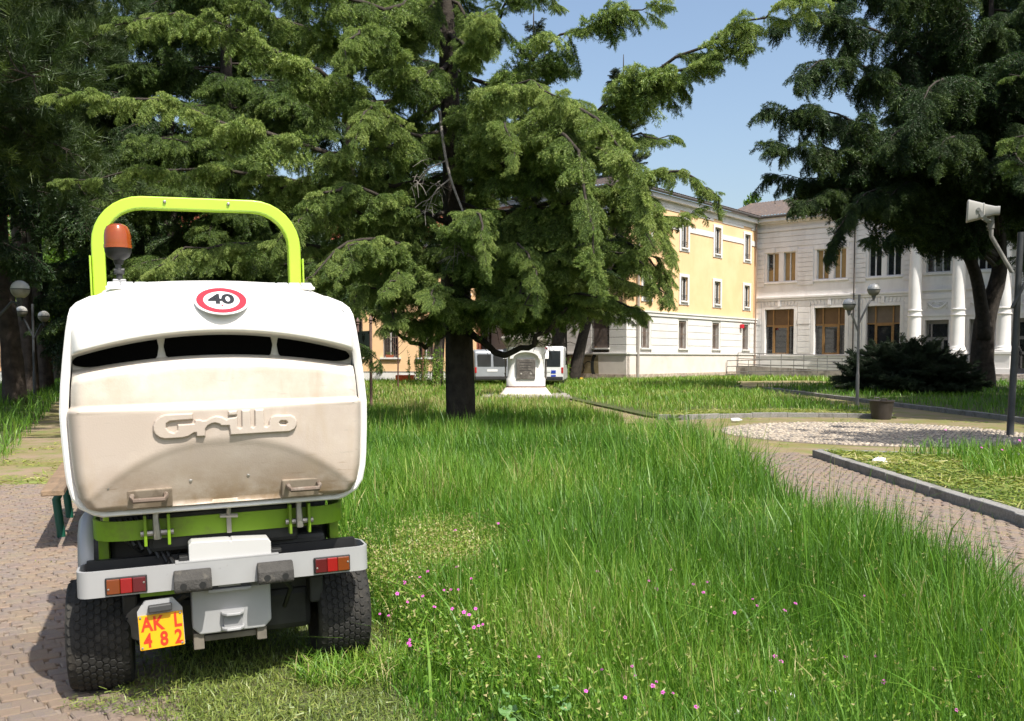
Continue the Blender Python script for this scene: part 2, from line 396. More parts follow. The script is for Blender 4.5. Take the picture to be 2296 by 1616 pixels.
GUT = mat('gutter', (.085,.075,.068), .6, .2, 4.)
PIPE = mat('downpipe', (.30,.215,.17), .6, .15, 3.)
BLIND = mat('roller_blind', (.15,.088,.042), .8, .1, 3.)
BLINDG = mat('grey_blind', (.155,.12,.09), .8, .1, 3.)
TAN = mat('closed_shutter', (.36,.235,.095), .75, .1, 3.)
TILE = stain(mat('roof_tiles', (.085,.066,.058), .9, .3, 4., .3, c2=(.14,.108,.094), bscale=20), (.36,.22,.09), 3., .58, .7, fac=.7)
REDT = stain(mat('red_tiles', (.36,.10,.055), .9, .3, 6., .3, bscale=20), (.5,.2,.12), 4., .55, .7, fac=.7)

SA, CA = math.sin(R(39.5)), math.cos(R(39.5))
A = Vector((6.728, 54.5, 0)); U = Vector((SA, CA, 0)); Vv = Vector((CA, -SA, 0)); B = A+U*17.64
fAB = FR(A, U, Vv); fAL = FR(A, -Vv, -U); fBC = FR(B, Vv, -U)

def window(par, fr, a0, a1, z0, z1, off=0., rec=.18, frame=FRW, bars=0, trim=None, sill=True, mull=1, hb=None, rail=False, pane=None, pmats=None, trimw=.2):
    """one window: pane behind, frame with mullions, optional iron bars, moulded surround and sill"""
    mb = MB(); fr.box(mb, a0, a1, off-rec-.03, off-rec, z0, z1)
    wn = put(mb, 'window', pane or GLASS, par, world=True)
    mb = MB(); t = .055; d0, d1 = off-rec+.004, off-rec+.055
    fr.box(mb, a0, a0+t, d0, d1, z0, z1); fr.box(mb, a1-t, a1, d0, d1, z0, z1)
    fr.box(mb, a0+t, a1-t, d0, d1, z0, z0+t); fr.box(mb, a0+t, a1-t, d0, d1, z1-t, z1)
    for k in range(mull):
        c = a0+(a1-a0)*(k+1)/(mull+1); fr.box(mb, c-t*.8, c+t*.8, d0, d1+.01, z0+t, z1-t)
    put(mb, 'frame', frame, wn, world=True)
    if pmats:
        for (p0, p1, q0, q1, m) in pmats:
            mb = MB(); fr.box(mb, p0, p1, off-rec+.001, off-rec+.012, q0, q1); put(mb, 'blind', m, wn, world=True)
    if bars:
        mb = MB(); o = off-.05
        for k in range(bars):
            c = a0+(a1-a0)*(k+.5)/bars; mb.tube([fr.p(c,o,z0+.005), fr.p(c,o,z1-.005)], .014, 5)
        for f in (.06,.52,.94):
            zz = z0+(z1-z0)*f; fr.box(mb, a0, a1, o-.008, o+.008, zz-.016, zz+.016)
        put(mb, 'iron_bars', IRON, wn, world=True)
    if rail:
        mb = MB(); o = off-.03; zt = z0+.38
        for zz in (z0+.07, zt): mb.tube([fr.p(a0,o,zz), fr.p(a1,o,zz)], .016, 5)
        for k in range(5): c = a0+(a1-a0)*(k+.5)/5; mb.tube([fr.p(c,o,z0+.07), fr.p(c,o,zt)], .010, 4)
        put(mb, 'railing', IROND, wn, world=True)
    if trim:
        mb = MB(); g = trimw; b0, b1, c0, c1 = a0-g, a1+g, z0-g*1.3, z1+g
        fr.box(mb, b0, a0, off+.003, off+.07, c0, c1); fr.box(mb, a1, b1, off+.003, off+.07, c0, c1)
        fr.box(mb, a0, a1, off+.003, off+.07, z1, c1); fr.box(mb, a0, a1, off+.003, off+.05, c0, z0-.09)
        put(mb, 'surround', trim, wn, world=True, bevel=.02)
    if sill:
        mb = MB(); e = .06 if not trim else .0
        fr.box(mb, a0-e-(.1 if not trim else -.01), a1+e+(.1 if not trim else -.01), off-rec+.06, off+.14, z0-.09, z0)
        put(mb, 'sill', WHI, wn, world=True)
    return wn
def tiled(mb, fr, a0, a1, o0, z0, o1, z1, w=.24, hip=0.):
    """pan tiles: ribs running up the slope from (o0,z0) at the eave to (o1,z1) at the ridge"""
    n = max(2, int((a1-a0)/w)); L = 5
    rows = 14
    V = []; F = []
    for j in range(rows+1):
        t = j/rows; o = o0+(o1-o0)*t; z = z0+(z1-z0)*t
        for i in range(n*L+1):
            q0 = a0+hip*(o0-o); a = q0+(a1-q0)*i/(n*L)
            h = .055*abs(math.sin(math.pi*i/L)) + .028*(1-(t*rows*1.0 % 1))
            V.append(fr.p(a, o, z+h))
    m = n*L+1
    for j in range(rows):
        for i in range(n*L): F.append((j*m+i, j*m+i+1, (j+1)*m+i+1, (j+1)*m+i))
    mb.add(V, F); return mb

# --- yellow three-storey wing
yw = root('yellow_wing', A, 'three-storey yellow building wing with white rusticated ground floor behind the big cedar', 'building')
GW = [(6.22+4.58*k-4.58, 7.2+4.58*k-4.58, 2.0, 3.78) for k in range(4)]
MW = [(6.36+4.58*k-4.58, 7.26+4.58*k-4.58, 5.06, 6.58) for k in range(4)]
TW = [(6.36+4.58*k-4.58, 7.26+4.58*k-4.58, 8.46, 10.22) for k in range(4)]
for fr, ln, tag_ in ((fAB, 17.64, 'r'), (fAL, 15.2, 'l')):
    sh = 0 if tag_ == 'r' else -.33
    gw = [(a+sh,b+sh,c,d) for a,b,c,d in GW]; mw = [(a+sh,b+sh,c,d) for a,b,c,d in MW]; tw = [(a+sh,b+sh,c,d) for a,b,c,d in TW]
    if tag_ == 'l': gw, mw, tw = gw[:3], mw[:3], tw[:3]
    put(wall(MB(), fr, 0, ln, 1.62, 4.1, gw), 'wall', WHI, yw, world=True)
    put(wall(MB(), fr, 0, ln, 4.1, 10.9, mw+tw), 'wall', YEL, yw, world=True)
    mb = MB(); fr.box(mb, 0 if tag_ == 'r' else -.05, ln, -.3, .05, .42, 1.6); put(mb, 'plinth', PLI, yw, world=True)
    mb = MB(); fr.box(mb, 0 if tag_ == 'r' else -.08, ln, -.3, .08, -.05, .418); put(mb, 'stone_base', STO, yw, world=True)
    mb = MB(); fr.box(mb, 0 if tag_ == 'r' else -.12, ln, -.2, .12, 1.602, 1.72); put(mb, 'plinth_ledge', WHI, yw, world=True, bevel=.02)
    mb = MB(); fr.box(mb, 0 if tag_ == 'r' else -.1, ln, -.1, .10, 3.96, 4.16); fr.box(mb, 0 if tag_ == 'r' else -.15, ln, -.1, .15, 4.163, 4.25); put(mb, 'belt_course', WHI, yw, world=True)
    mb = MB(); fr.box(mb, 0 if tag_ == 'r' else -.35, ln+.1, -.2, .35, 11.12, 11.42); fr.box(mb, 0 if tag_ == 'r' else -.06, ln, -.2, .06, 10.78, 11.118); put(mb, 'cornice', WHI, yw, world=True)
    mb = MB(); mb.tube([fr.p(-.5 if tag_ == 'l' else -.45,.48,11.50), fr.p(ln-.3,.48,11.50)], .10, 8); put(mb, 'gutter', GUT, yw, world=True)
    for k, (a,b,c,d) in enumerate(gw): window(yw, fr, a, b, c, d, bars=7, rec=.26, mull=1)
    for k, (a,b,c,d) in enumerate(mw): window(yw, fr, a, b, c, d, trim=WHI, rail=True, rec=.15)
    for k, (a,b,c,d) in enumerate(tw): window(yw, fr, a, b, c, d, trim=WHI, rail=True, rec=.15)
    # white band with yellow panels between the top windows
    ed = [0]+[v for a,b,c,d in tw for v in (a-.2, b+.2)]+[ln]
    for i in range(0, len(ed), 2):
        if ed[i+1]-ed[i] < .3: continue
        mb = MB(); e0, e1 = ed[i]+.01, ed[i+1]-.01
        put(fr.box(mb, e0, e1, .002, .05, 9.5, 9.85), 'white_band', WHI, yw, world=True); put(fr.box(MB(), e0, e1, .002, .05, 10.62, 10.77), 'white_band', WHI, yw, world=True)
    # rusticated courses
    ed = [.0]+[v for a,b,c,d in gw for v in (a-.14, b+.14)]+[ln-.05]
    for i in range(0, len(ed), 2):
        z = 1.735
        while z < 3.9:
            mb = MB(); fr.box(mb, ed[i]+(.0 if i else (0 if tag_ == 'r' else -.04)), ed[i+1], .002, .04, z, min(z+.418,3.955)); put(mb, 'stone_course', WHI, yw, world=True, bevel=.012); z += .445
for a in (1.1, 17.2):
    mb = MB(); mb.tube([fAB.p(a,.14,.05), fAB.p(a,.14,11.4)], .055 if a > 5 else .085, 8); put(mb, 'downpipe', PIPE if a > 5 else mat('pipe_grey',(.34,.31,.28),.6), yw, world=True)
mb = MB(); fAB.box(mb, 14.85, 15.15, .06, .26, 3.5, 3.78); put(mb, 'alarm_box', mat('alarm_red', (.62,.02,.04), .4), yw, world=True, bevel=.02)
mb = tiled(MB(), fAB, -.5, 17.3, .55, 11.56, -5.5, 13.5, hip=1.); fAB.box(mb, 0, 17.6, -10, -.25, -.05, 11.2)
put(mb, 'roof', TILE, yw, world=True)
mb = tiled(MB(), fAL, -.5, 15.3, .55, 11.55, -5.5, 13.49, hip=1.); put(mb, 'roof', TILE, yw, world=True)
for k in range(3):
    a = 6.7+4.58*k; mb = MB(); fAB.box(mb, a-.55, a+.55, .06, .6, -.04, .2); put(mb, 'cellar_opening', DARKW, yw, world=True)
# graffiti on the shaded plinth
GRB = mat('graffiti_black', (.03,.032,.03), .7, .3, 8.); GRO = stain(mat('graffiti_olive', (.27,.215,.115), .8, .15, 2.), (.36,.30,.19), 2.5, .5, .65)
mb = MB(); fAL.q4(mb, [(1.9,.056,.44),(5.2,.056,.44),(5.2,.056,1.52),(4.4,.056,1.58),(1.95,.056,1.55)]); put(mb, 'graffiti_fill', GRO, yw, world=True)
mb = MB()
def grib(pts, wd):
    P = [Vector((a,z)) for a,z in pts]
    for i in range(len(P)-1):
        t = (P[i+1]-P[i]).normalized(); n = Vector((-t.y,t.x))*wd/2; e = t*.02; o = .060+.0006*(len(mb.f) % 9)
        fAL.q4(mb, [((P[i]-e+n).x,o,(P[i]-e+n).y),((P[i]-e-n).x,o,(P[i]-e-n).y),((P[i+1]+e-n).x,o,(P[i+1]+e-n).y),((P[i+1]+e+n).x,o,(P[i+1]+e+n).y)])
def curve(c, rx, rz, q0, q1, n=10): return [(c[0]+rx*math.cos(R(q0+(q1-q0)*i/n)), c[1]+rz*math.sin(R(q0+(q1-q0)*i/n))) for i in range(n+1)]
grib(curve((2.15,.95), .22, .62, 95, -75), .22); grib(curve((2.65,.9), .3, .28, 20, 170), .05); grib(curve((3.9,1.25), .5, .36, -100, 100), .07)
grib(curve((3.3,.75), .3, .5, 150, 200), .05); grib([(3.0,1.5),(3.1,1.2),(2.95,.8),(3.1,.5)], .05); grib(curve((4.0,.7), .35, .25, 20, 160), .05); grib([(3.6,1.55),(3.2,1.48),(2.8,1.52),(2.5,1.5)], .06)
grib([(4.4,.7),(4.3,.45)], .06); grib([(3.5,1.25),(3.55,1.1),(3.4,1.15),(3.3,1.05)], .03); grib([(4.7,1.4),(4.9,1.0),(4.6,.6)], .08)
put(mb, 'graffiti_lines', GRB, yw, world=True)

# --- white porticoed building
wb = root('porticoed_building', B, 'white two-storey building with tall columns and big orange-framed windows behind the right-hand cedar', 'building')
LN = 27.
UW = [(.79,1.68),(2.05,2.92),(4.47,5.33),(5.68,6.53),(8.06,8.92),(9.26,10.18)]
UP = [(11.78,13.24),(14.42,15.75),(17.0,18.4),(19.6,21.0)]
GWB = [(.69,2.88),(4.36,6.53),(7.97,10.19)]
DR = [(11.79,13.24),(14.45,15.75),(17.1,18.4),(19.7,21.0)]
holes = [(a,b,6.9,8.96) for a,b in UW]+[(a,b,6.96,9.05) for a,b in UP]+[(a,b,1.64,4.9) for a,b in GWB]+[(a,b,.45,3.86) for a,b in DR]
put(wall(MB(), fBC, 0, LN, -.05, 11.2, holes, depth=.3), 'wall', WHB, wb, world=True)
for k, (a,b) in enumerate(UW):
    m = (a+b)/2
    pm_ = [(a+.06,m-.05,6.96,8.9,TAN),(m+.05,b-.06,6.96,8.9,TAN)] if k in (1,2,3) else ([(m+.05,b-.06,6.96,8.9,TAN),(a+.06,m-.05,6.96,7.75,TAN)] if k == 0 else None)
    window(wb, fBC, a, b, 6.9, 8.96, rec=.25, pmats=pm_, sill=False)
for a,b in UP: window(wb, fBC, a, b, 6.96, 9.05, rec=.25, mull=2, sill=False)
for k, (a,b) in enumerate(GWB):
    mb = MB(); fBC.box(mb, a, b, -.33, -.30, 1.64, 4.9); wn = put(mb, 'window', GLASS, wb, world=True)
    mb = MB(); q = [a, a+.56, b-.50, b]; zt = 3.72; t = .05
    for x in q[1:3]: fBC.box(mb, x-t, x+t, -.296, -.22, 1.64, 4.9)
    fBC.box(mb, a, b, -.296, -.225, zt-.05, zt+.05); fBC.box(mb, q[1]+t, q[2]-t, -.296, -.215, 1.64, 1.76); fBC.box(mb, q[1]+t, q[2]-t, -.296, -.215, zt-.15, zt-.052)
    for x in (q[1]+t, q[2]-t-.06): fBC.box(mb, x, x+.06, -.296, -.215, 1.762, zt-.152)
    put(mb, 'frame', FRO, wn, world=True)
    for i in range(3):
        mb = MB(); fBC.box(mb, q[i]+(t if i else 0), q[i+1]-(t if i < 2 else 0), -.298, -.285, zt+.052, 4.9); put(mb, 'blind', BLIND if k < 2 else BLINDG, wn, world=True)
    mb = MB()   # architrave round the opening
    fBC.box(mb, a-.26, a, .003, .05, 1.64, 5.12); fBC.box(mb, b, b+.26, .003, .05, 1.64, 5.12); fBC.box(mb, a, b, .003, .05, 4.9, 5.12)
    put(mb, 'surround', WHB, wn, world=True, bevel=.02)
    # voussoirs with a keystone
    c = (a+b)/2; n = 13; w_ = (b-a+.9)/n
    for i in range(n):
        x0 = a-.45+w_*i; key = i == n//2
        mb = MB(); sl_ = .10*(x0+w_/2-c)/(b-a)*2
        z0, z1 = (5.10,5.56) if key else (5.135,5.46); o = .11 if key else .045
        mb.hexa([fBC.p(x0+.012,o,z0), fBC.p(x0+w_-.012,o,z0), fBC.p(x0+w_-.012,.002,z0), fBC.p(x0+.012,.002,z0), fBC.p(x0+.012+sl_,o,z1), fBC.p(x0+w_-.012+sl_,o,z1), fBC.p(x0+w_-.012+sl_,.002,z1), fBC.p(x0+.012+sl_,.002,z1)])
        put(mb, 'keystone' if key else 'voussoir', WHB, wb, world=True)
# piers: rusticated courses, ground and upper storey
for a, b in ((.02,.40),(3.16,4.08),(6.82,7.68),(10.47,10.95)):
    z = 1.75
    while z < 5.05:
        mb = MB(); fBC.box(mb, a, b, .003, .055 if not 3.6 < z < 4.0 else .08, z, z+.385); put(mb, 'stone_course', WHB, wb, world=True, bevel=.012); z += .41
for a, b in ((.02,.62),(3.1,4.25),(6.75,7.9),(10.35,11.0)):
    z = 6.55
    while z < 9.0:
        mb = MB(); fBC.box(mb, a, b, .003, .05, z, z+.30); put(mb, 'stone_course', WHB, wb, world=True, bevel=.012); z += .325
for z in (9.35, 9.72, 10.09):
    mb = MB(); fBC.box(mb, .02, 10.95, .003, .045, z, z+.34); put(mb, 'stone_course', WHB, wb, world=True, bevel=.012)
mb = MB(); fBC.box(mb, 0, 10.98, .003, .09, 5.5, 5.66); fBC.box(mb, 0, 10.98, .003, .15, 5.663, 5.82); put(mb, 'belt_course', WHB, wb, world=True, bevel=.02)
mb = MB(); fBC.box(mb, 0, 10.98, .003, .11, 1.50, 1.62); fBC.box(mb, 0, 10.98, .003, .07, -.05, 1.497); put(mb, 'plinth', WHB, wb, world=True)
for a0, a1 in ((.62,3.1),(4.27,6.73),(7.92,10.33)):
    mb = MB(); fBC.box(mb, a0, a1, .003, .10, 6.74, 6.86); put(mb, 'sill', WHB, wb, world=True, bevel=.02)
    mb = MB(); fBC.box(mb, a0, a1, .003, .05, 9.0, 9.3); m = (a0+a1)/2
    for c in (a0+.62, a1-.62): fBC.box(mb, c-.17, c+.17, .051, .09, 8.98, 9.32)
    put(mb, 'lintel', WHB, wb, world=True)
mb = MB(); fBC.box(mb, .3, 11.4, .003, .30, 11.05, 11.18); fBC.box(mb, .3, 11.4, .003, .62, 11.183, 11.42); fBC.box(mb, .05, 11, .003, .1, 10.5, 10.72); put(mb, 'cornice', WHB, wb, world=True)
mb = MB(); mb.tube([fBC.p(.35,.72,11.5), fBC.p(LN,.72,11.5)], .1, 8); put(mb, 'gutter', GUT, wb, world=True)
mb = tiled(MB(), fBC, -3.5, LN, .78, 11.56, -6.2, 13.75); fBC.box(mb, 0, LN, -9, -.35, -.05, 11.4); put(mb, 'roof', TILE, wb, world=True)
mb = MB(); mb.tube([fBC.p(7.15,.16,.3), fBC.p(7.15,.16,11.3)], .05, 8); put(mb, 'downpipe', mat('pipe_dark',(.09,.08,.075),.5), wb, world=True)
# portico
mb = MB(); fBC.box(mb, 10.9, LN, .1, 1.62, 9.44, 10.15); fBC.box(mb, 10.85, LN, .1, 1.7, 10.153, 10.30); fBC.box(mb, 10.9, LN, .1, 1.62, 10.303, 11.0); fBC.box(mb, 10.7, LN, .1, 1.95, 11.003, 11.45)
put(mb, 'entablature', WHB, wb, world=True, bevel=.02)
for i in range(8):
    a = 11.1+i*2.62; mb = MB()
    for k in range(4): fBC.box(mb, a+.0+k*.1, a+.06+k*.1, 1.622, 1.66, 10.4, 10.9)
    put(mb, 'triglyph', WHB, wb, world=True)
for i in range(6):
    a = 11.40+2.61*i; c = fBC.p(a, 1.0, 0)
    cl = MB().lathe([(.54,1.80),(.54,1.90),(.50,1.93),(.47,2.0),(.47,2.06),(.44,2.10),(.415,2.2),(.40,4.05),(.46,4.08),(.46,4.14),(.405,4.16),(.402,4.40),(.46,4.43),(.46,4.48),(.40,4.5),(.345,8.95),(.345,9.02),(.39,9.05),(.39,9.1),(.36,9.12),(.37,9.2),(.46,9.30)], 32, (c[0],c[1],0))
    o = put(cl, 'column', WHB, wb, world=True, smooth=30)
    mb = MB(); fBC.box(mb, a-.48, a+.48, .52, 1.48, 9.3, 9.437); put(mb, 'capital_block', WHB, wb, world=True)
    mb = MB(); fBC.box(mb, a-.58, a+.58, .42, 1.58, 1.62, 1.797); fBC.box(mb, a-.50, a+.50, .5, 1.5, .75, 1.617); fBC.box(mb, a-.58, a+.58, .42, 1.58, .4, .747); put(mb, 'pedestal', WHB, wb, world=True, bevel=.02)
for a,b in DR:
    mb = MB(); fBC.box(mb, a, b, -.32, -.29, .45, 3.86); dn = put(mb, 'door', mat('door_grey',(.22,.21,.20),.6), wb, world=True)
    mb = MB(); fBC.box(mb, a+.16, b-.16, -.288, -.27, 2.75, 3.6); fBC.box(mb, a+.16, b-.50, -.288, -.27, .75, 2.55); fBC.box(mb, b-.36, b-.14, -.288, -.27, .75, 2.55); put(mb, 'pane', GLASS, dn, world=True)
    mb = MB(); fBC.box(mb, a-.22, a, .003, .07, .45, 4.1); fBC.box(mb, b, b+.22, .003, .07, .45, 4.1); fBC.box(mb, a, b, .003, .07, 3.86, 4.1); fBC.box(mb, a-.3, b+.3, .003, .12, 4.103, 4.3); put(mb, 'surround', WHB, dn, world=True)
    # garland relief over the door
    g_ = MB(); c = (a+b)/2
    for q in range(25):
        t = -1+2*q/24; x = c+t*.52; z = 4.62-.28*(1-t*t)+.30; r = .055+.03*(1-abs(t))
        P = fBC.p(x,.05,z); g_.lathe([(0,-r),(r*.8,-r*.6),(r,0),(r*.8,r*.6),(0,r)], 7, P)
    for t in (-1,1):
        for k in range(5): P = fBC.p(c+t*.58+.02*math.sin(k*3),.05,4.98-k*.11); r = .06-.005*k; g_.lathe([(0,-r),(r,0),(0,r)], 7, P)
    for t in (-.5,.5):
        g_.tube([fBC.p(c+t*.45+.13*math.cos(R(q*30)),.05,4.93+.09*math.sin(R(q*30))) for q in range(10)], .028, 6)
    put(g_, 'garland_relief', WHB, wb, world=True, smooth=True)
    mb = MB(); fBC.box(mb, a-.25, b+.25, .003, .045, 5.22, 5.55); fBC.box(mb, a-.3, b+.3, .003, .10, 5.75, 5.88); put(mb, 'panel_band', WHB, wb, world=True)
    mb = MB(); fBC.box(mb, a-.15, b+.15, .003, .10, 6.78, 6.93); put(mb, 'sill', WHB, wb, world=True)
CONC = stain(mat('old_concrete', (.37,.33,.29), .95, .2, 3., .5, bscale=40), (.13,.115,.10), 1.6, .48, .62, (1,1,.35), fac=.85)
for k in range(5):
    mb = MB(); fBC.box(mb, 11.0, LN, .0, 1.75+.34*(5-k), -.04+.09*k, .05+.09*k-.002); put(mb, 'step', CONC, wb, world=True, bevel=.015)

# --- wheelchair ramp with railing in front of the white building
rm = root('access_ramp', fBC.p(3,5,0), 'stained concrete access ramp with grey pipe railing along the white building', 'ramp')
STEEL = mat('galvanised_pipe', (.20,.195,.19), .5, .2, 6., metal=.3)
for off, zA, zB in ((5.0,.30,.44),(3.3,.85,.42)):
    mb = MB(); mb.hexa([fBC.p(.1,off,-.05), fBC.p(11.5,off,-.05), fBC.p(11.5,off-.2,-.05), fBC.p(.1,off-.2,-.05), fBC.p(.1,off,zA), fBC.p(11.5,off,zB), fBC.p(11.5,off-.2,zB), fBC.p(.1,off-.2,zA)])
    put(mb, 'ramp_wall', CONC, rm, world=True)
    mb = MB()
    for h in (.12,.5,.9): mb.tube([fBC.p(.15,off-.1,zA+h), fBC.p(11.4,off-.1,zB+h+.12)], .032, 6)
    put(mb, 'rail', STEEL, rm, world=True)
    for k in range(8):
        a = .15+k*1.6; mb = MB(); z = zA+(zB-zA)*a/11.5; mb.tube([fBC.p(a,off-.1,z-.1), fBC.p(a,off-.1,z+.9+.12*a/11.5)], .022, 6); put(mb, 'rail_post', STEEL, rm, world=True)

# --- low yellow house on the left with red tiles
yh = root('yellow_house', (-12,52,0), 'low yellow house with barred windows and red tiled roof behind the mower', 'house')
fY = FR((-30,52.2,0), (1,0,0), (0,-1,0))
hw = [(x0, x0+.86, 1.42, 3.6) for x0 in [30-8.85-.43-.0+2.0*k-8 for k in range(8)]]
up = [(a,b,5.0,6.6) for a,b,c,d in hw]
put(wall(MB(), fY, 0, 28, .6, 7.6, hw+up), 'wall', YEL, yh, world=True)
mb = MB(); fY.box(mb, 0, 28, -.3, .05, -.05, .6); put(mb, 'plinth', WHI, yh, world=True)
mb = MB(); fY.box(mb, -.02, 28.02, -.3, .07, .603, .64); put(mb, 'plinth_line', mat('grey_line',(.25,.24,.23),.8), yh, world=True)
for k, (a,b,c,d) in enumerate(hw):
    wn = window(yh, fY, a, b, c, d, bars=8, rec=.24, mull=1)
for a,b,c,d in up: window(yh, fY, a, b, c, d, rec=.15)
mb = MB(); fY.box(mb, -.4, 28.4, -.3, .4, 7.6, 7.8); put(mb, 'cornice', WHI, yh, world=True)
mb = tiled(MB(), fY, -.5, 28.5, .6, 7.85, -6, 11.0, .3); fY.box(mb, 0, 28, -10, -.3, -.05, 7.6); put(mb, 'roof', REDT, yh, world=True)
mb = MB(); mb.tube([fY.p(25.0,.1,.1), fY.p(25.0,.1,7.6)], .07, 8); put(mb, 'downpipe', mat('pipe_rust',(.24,.12,.07),.6), yh, world=True)
TERRA = mat('terracotta', (.42,.12,.06), .7, .15, 9.)
for k, lab in ((4,'terracotta flower box on the house sill beside the park sign'),(5,'terracotta flower box on the house sill behind the leaning trunk')):
    a,b,c,d = hw[k]; m = (a+b)/2-.05; P = fY.p(m,.06,1.42)
    r_ = root('flower_box', P, lab, 'flower box', 'flower boxes on the house sills')
    mb = MB(); mb.hexa([(-.19,-.06,0),(.19,-.06,0),(.19,.06,0),(-.19,.06,0),(-.23,-.075,.15),(.23,-.075,.15),(.23,.075,.15),(-.23,.075,.15)]); put(mb, 'box', TERRA, r_)
    mb = MB()
    for q in range(30):
        x, y, z = random.uniform(-.2,.2), random.uniform(-.06,.06), .14+random.uniform(0,.14); s_ = .03
        mb.add([(x-s_,y,z),(x+s_,y,z+.01),(x,y-.01,z+s_*1.8)], [(0,1,2)])
    put(mb, 'plants', mat('box_plants',(.10,.17,.04),.8), r_)
# ------------------------------------------------------------------ ride-on mower, built in its own frame: x right, y forward, z up
mw_ = root('ride_on_mower', (-1.280,4.074,.015), 'white and lime green ride-on collecting mower parked half on the paving, seen from behind', 'mower', rot=(0,R(-1.3),R(21)))
HOP = mat('hopper_plastic', (.74,.715,.665), .38, .03, 3., .05, bscale=160, spec=.45)
stain(HOP, (.47,.37,.265), 2.2, .28, .62, (1,1,1), fac=.80, mask=('Z',1.43,1.33))
stain(HOP, (.43,.36,.305), 1.6, .15, .50, fac=.92, mask=('Z',1.25,1.17))
stain(HOP, (.24,.165,.095), 4.0, .32, .56, (1,1,1.3), fac=1., mask=('Z',1.00,.81))
stain(HOP, (.20,.14,.08), 14., .60, .72, (.35,1,3), fac=.8, mask=('Z',1.08,.90))
stain(HOP, (.36,.32,.27), 24., .63, .69, (.22,1,1.7), fac=.5)
stain(HOP, (.40,.31,.21), 6., .56, .74, (1.6,1,.35), fac=.45, mask=('Z',1.42,1.36))
RIM = stain(mat('hopper_rim', (.80,.79,.765), .4, .03, 4.), (.55,.5,.44), 6., .6, .75, fac=.5)
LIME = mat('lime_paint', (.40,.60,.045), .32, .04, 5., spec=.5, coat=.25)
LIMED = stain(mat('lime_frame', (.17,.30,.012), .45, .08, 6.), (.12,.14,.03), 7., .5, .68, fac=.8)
SILV = stain(mat('silver_paint', (.36,.36,.362), .42, .05, 6., metal=.1), (.16,.15,.14), 16., .66, .71, (1,1,.5), fac=.85)
VSHADE = mat('vent_shade_black', (.0025,.0025,.0025), .9, .1, 9., spec=.05)
BLK = mat('black_plastic', (.018,.018,.018), .5, .3, 9.)
RUB = stain(mat('buffer_rubber', (.05,.047,.043), .85, .3, 20., .3), (.15,.135,.11), 9., .55, .7)
TYR = stain(mat('tyre_rubber', (.022,.021,.019), .82, .25, 25., .2), (.075,.066,.053), 10., .5, .72, fac=.8)
ENG = mat('engine_dark', (.03,.03,.028), .6, .4, 8.)
STL = mat('steel_bits', (.34,.32,.29), .42, .3, 14., metal=.7)
YPL = mat('plate_yellow', (.74,.37,.006), .45, .05, 9.); PRED = mat('plate_red', (.62,.035,.01), .5)
WHT = mat('white_paint', (.76,.76,.75), .42, .05, 9.)
RED = mat('sign_red', (.66,.03,.045), .42, .06, 9.); BLA = mat('sign_black', (.02,.02,.022), .5)
def text_mesh(s, size, ext, name, shear=0, offset=0):
    cu = bpy.data.curves.new(name, 'FONT'); cu.body = s; cu.size = size; cu.extrude = ext; cu.align_x = 'CENTER'; cu.align_y = 'CENTER'; cu.shear = shear; cu.offset = offset; cu.resolution_u = 4
    o = bpy.data.objects.new(name, cu); col.objects.link(o)
    bpy.context.view_layer.update()
    me = bpy.data.meshes.new_from_object(o.evaluated_get(bpy.context.evaluated_depsgraph_get()))
    bpy.data.objects.remove(o); bpy.data.curves.remove(cu); me.materials.clear(); return me

# hopper outline (half width by height)
HZs = [.780,.79,.82,.86,.92,.97,1.08,1.19,1.30,1.40,1.50,1.57,1.61,1.645,1.675,1.69,1.705,1.72]
HWs = [.455,.485,.535,.560,.573,.578,.584,.587,.578,.566,.552,.546,.540,.522,.480,.435,.33,.0]
def hwid(z): return float(np.interp(z, HZs, HWs))
# body with white rim
prof = [(hwid(z), z) for z in HZs]; loop = prof+[(-x, z) for x, z in prof[::-1][1:]]
hb = MB(); secs = [(-.26,.956),(-.33,.955),(-.375,.950),(-.390,.972),(-.392,.992),(-.385,1.004),(-.37,1.006),(-.345,1.0),(-.33,.985),(.2,.985),(.72,.97),(.80,.93)]
n = len(loop)
for y, s_ in secs:
    for x, z in loop:
        zq = 1.24+(z-1.24)*s_; tq = math.asin(min(1, max(0, (zq-1.497)/.205)))/(math.pi/2)
        yl_ = -.468+.51*(1-math.cos(tq*math.pi/2))*.85+.06*tq
        hb.v.append((x*s_*(.992 if zq > 1.55 else 1), max(y, yl_+.035) if zq > 1.5 else y, zq-(.014+.02*min(1,(zq-1.55)/.1) if zq > 1.55 else 0)))
for i in range(len(secs)-1):
    for j in range(n): hb.f.append((i*n+j, i*n+(j+1)%n, (i+1)*n+(j+1)%n, (i+1)*n+j))
hb.f += [tuple(range((len(secs)-1)*n, len(secs)*n))[::-1]]
hopper = put(hb, 'hopper', RIM, mw_, smooth=40)
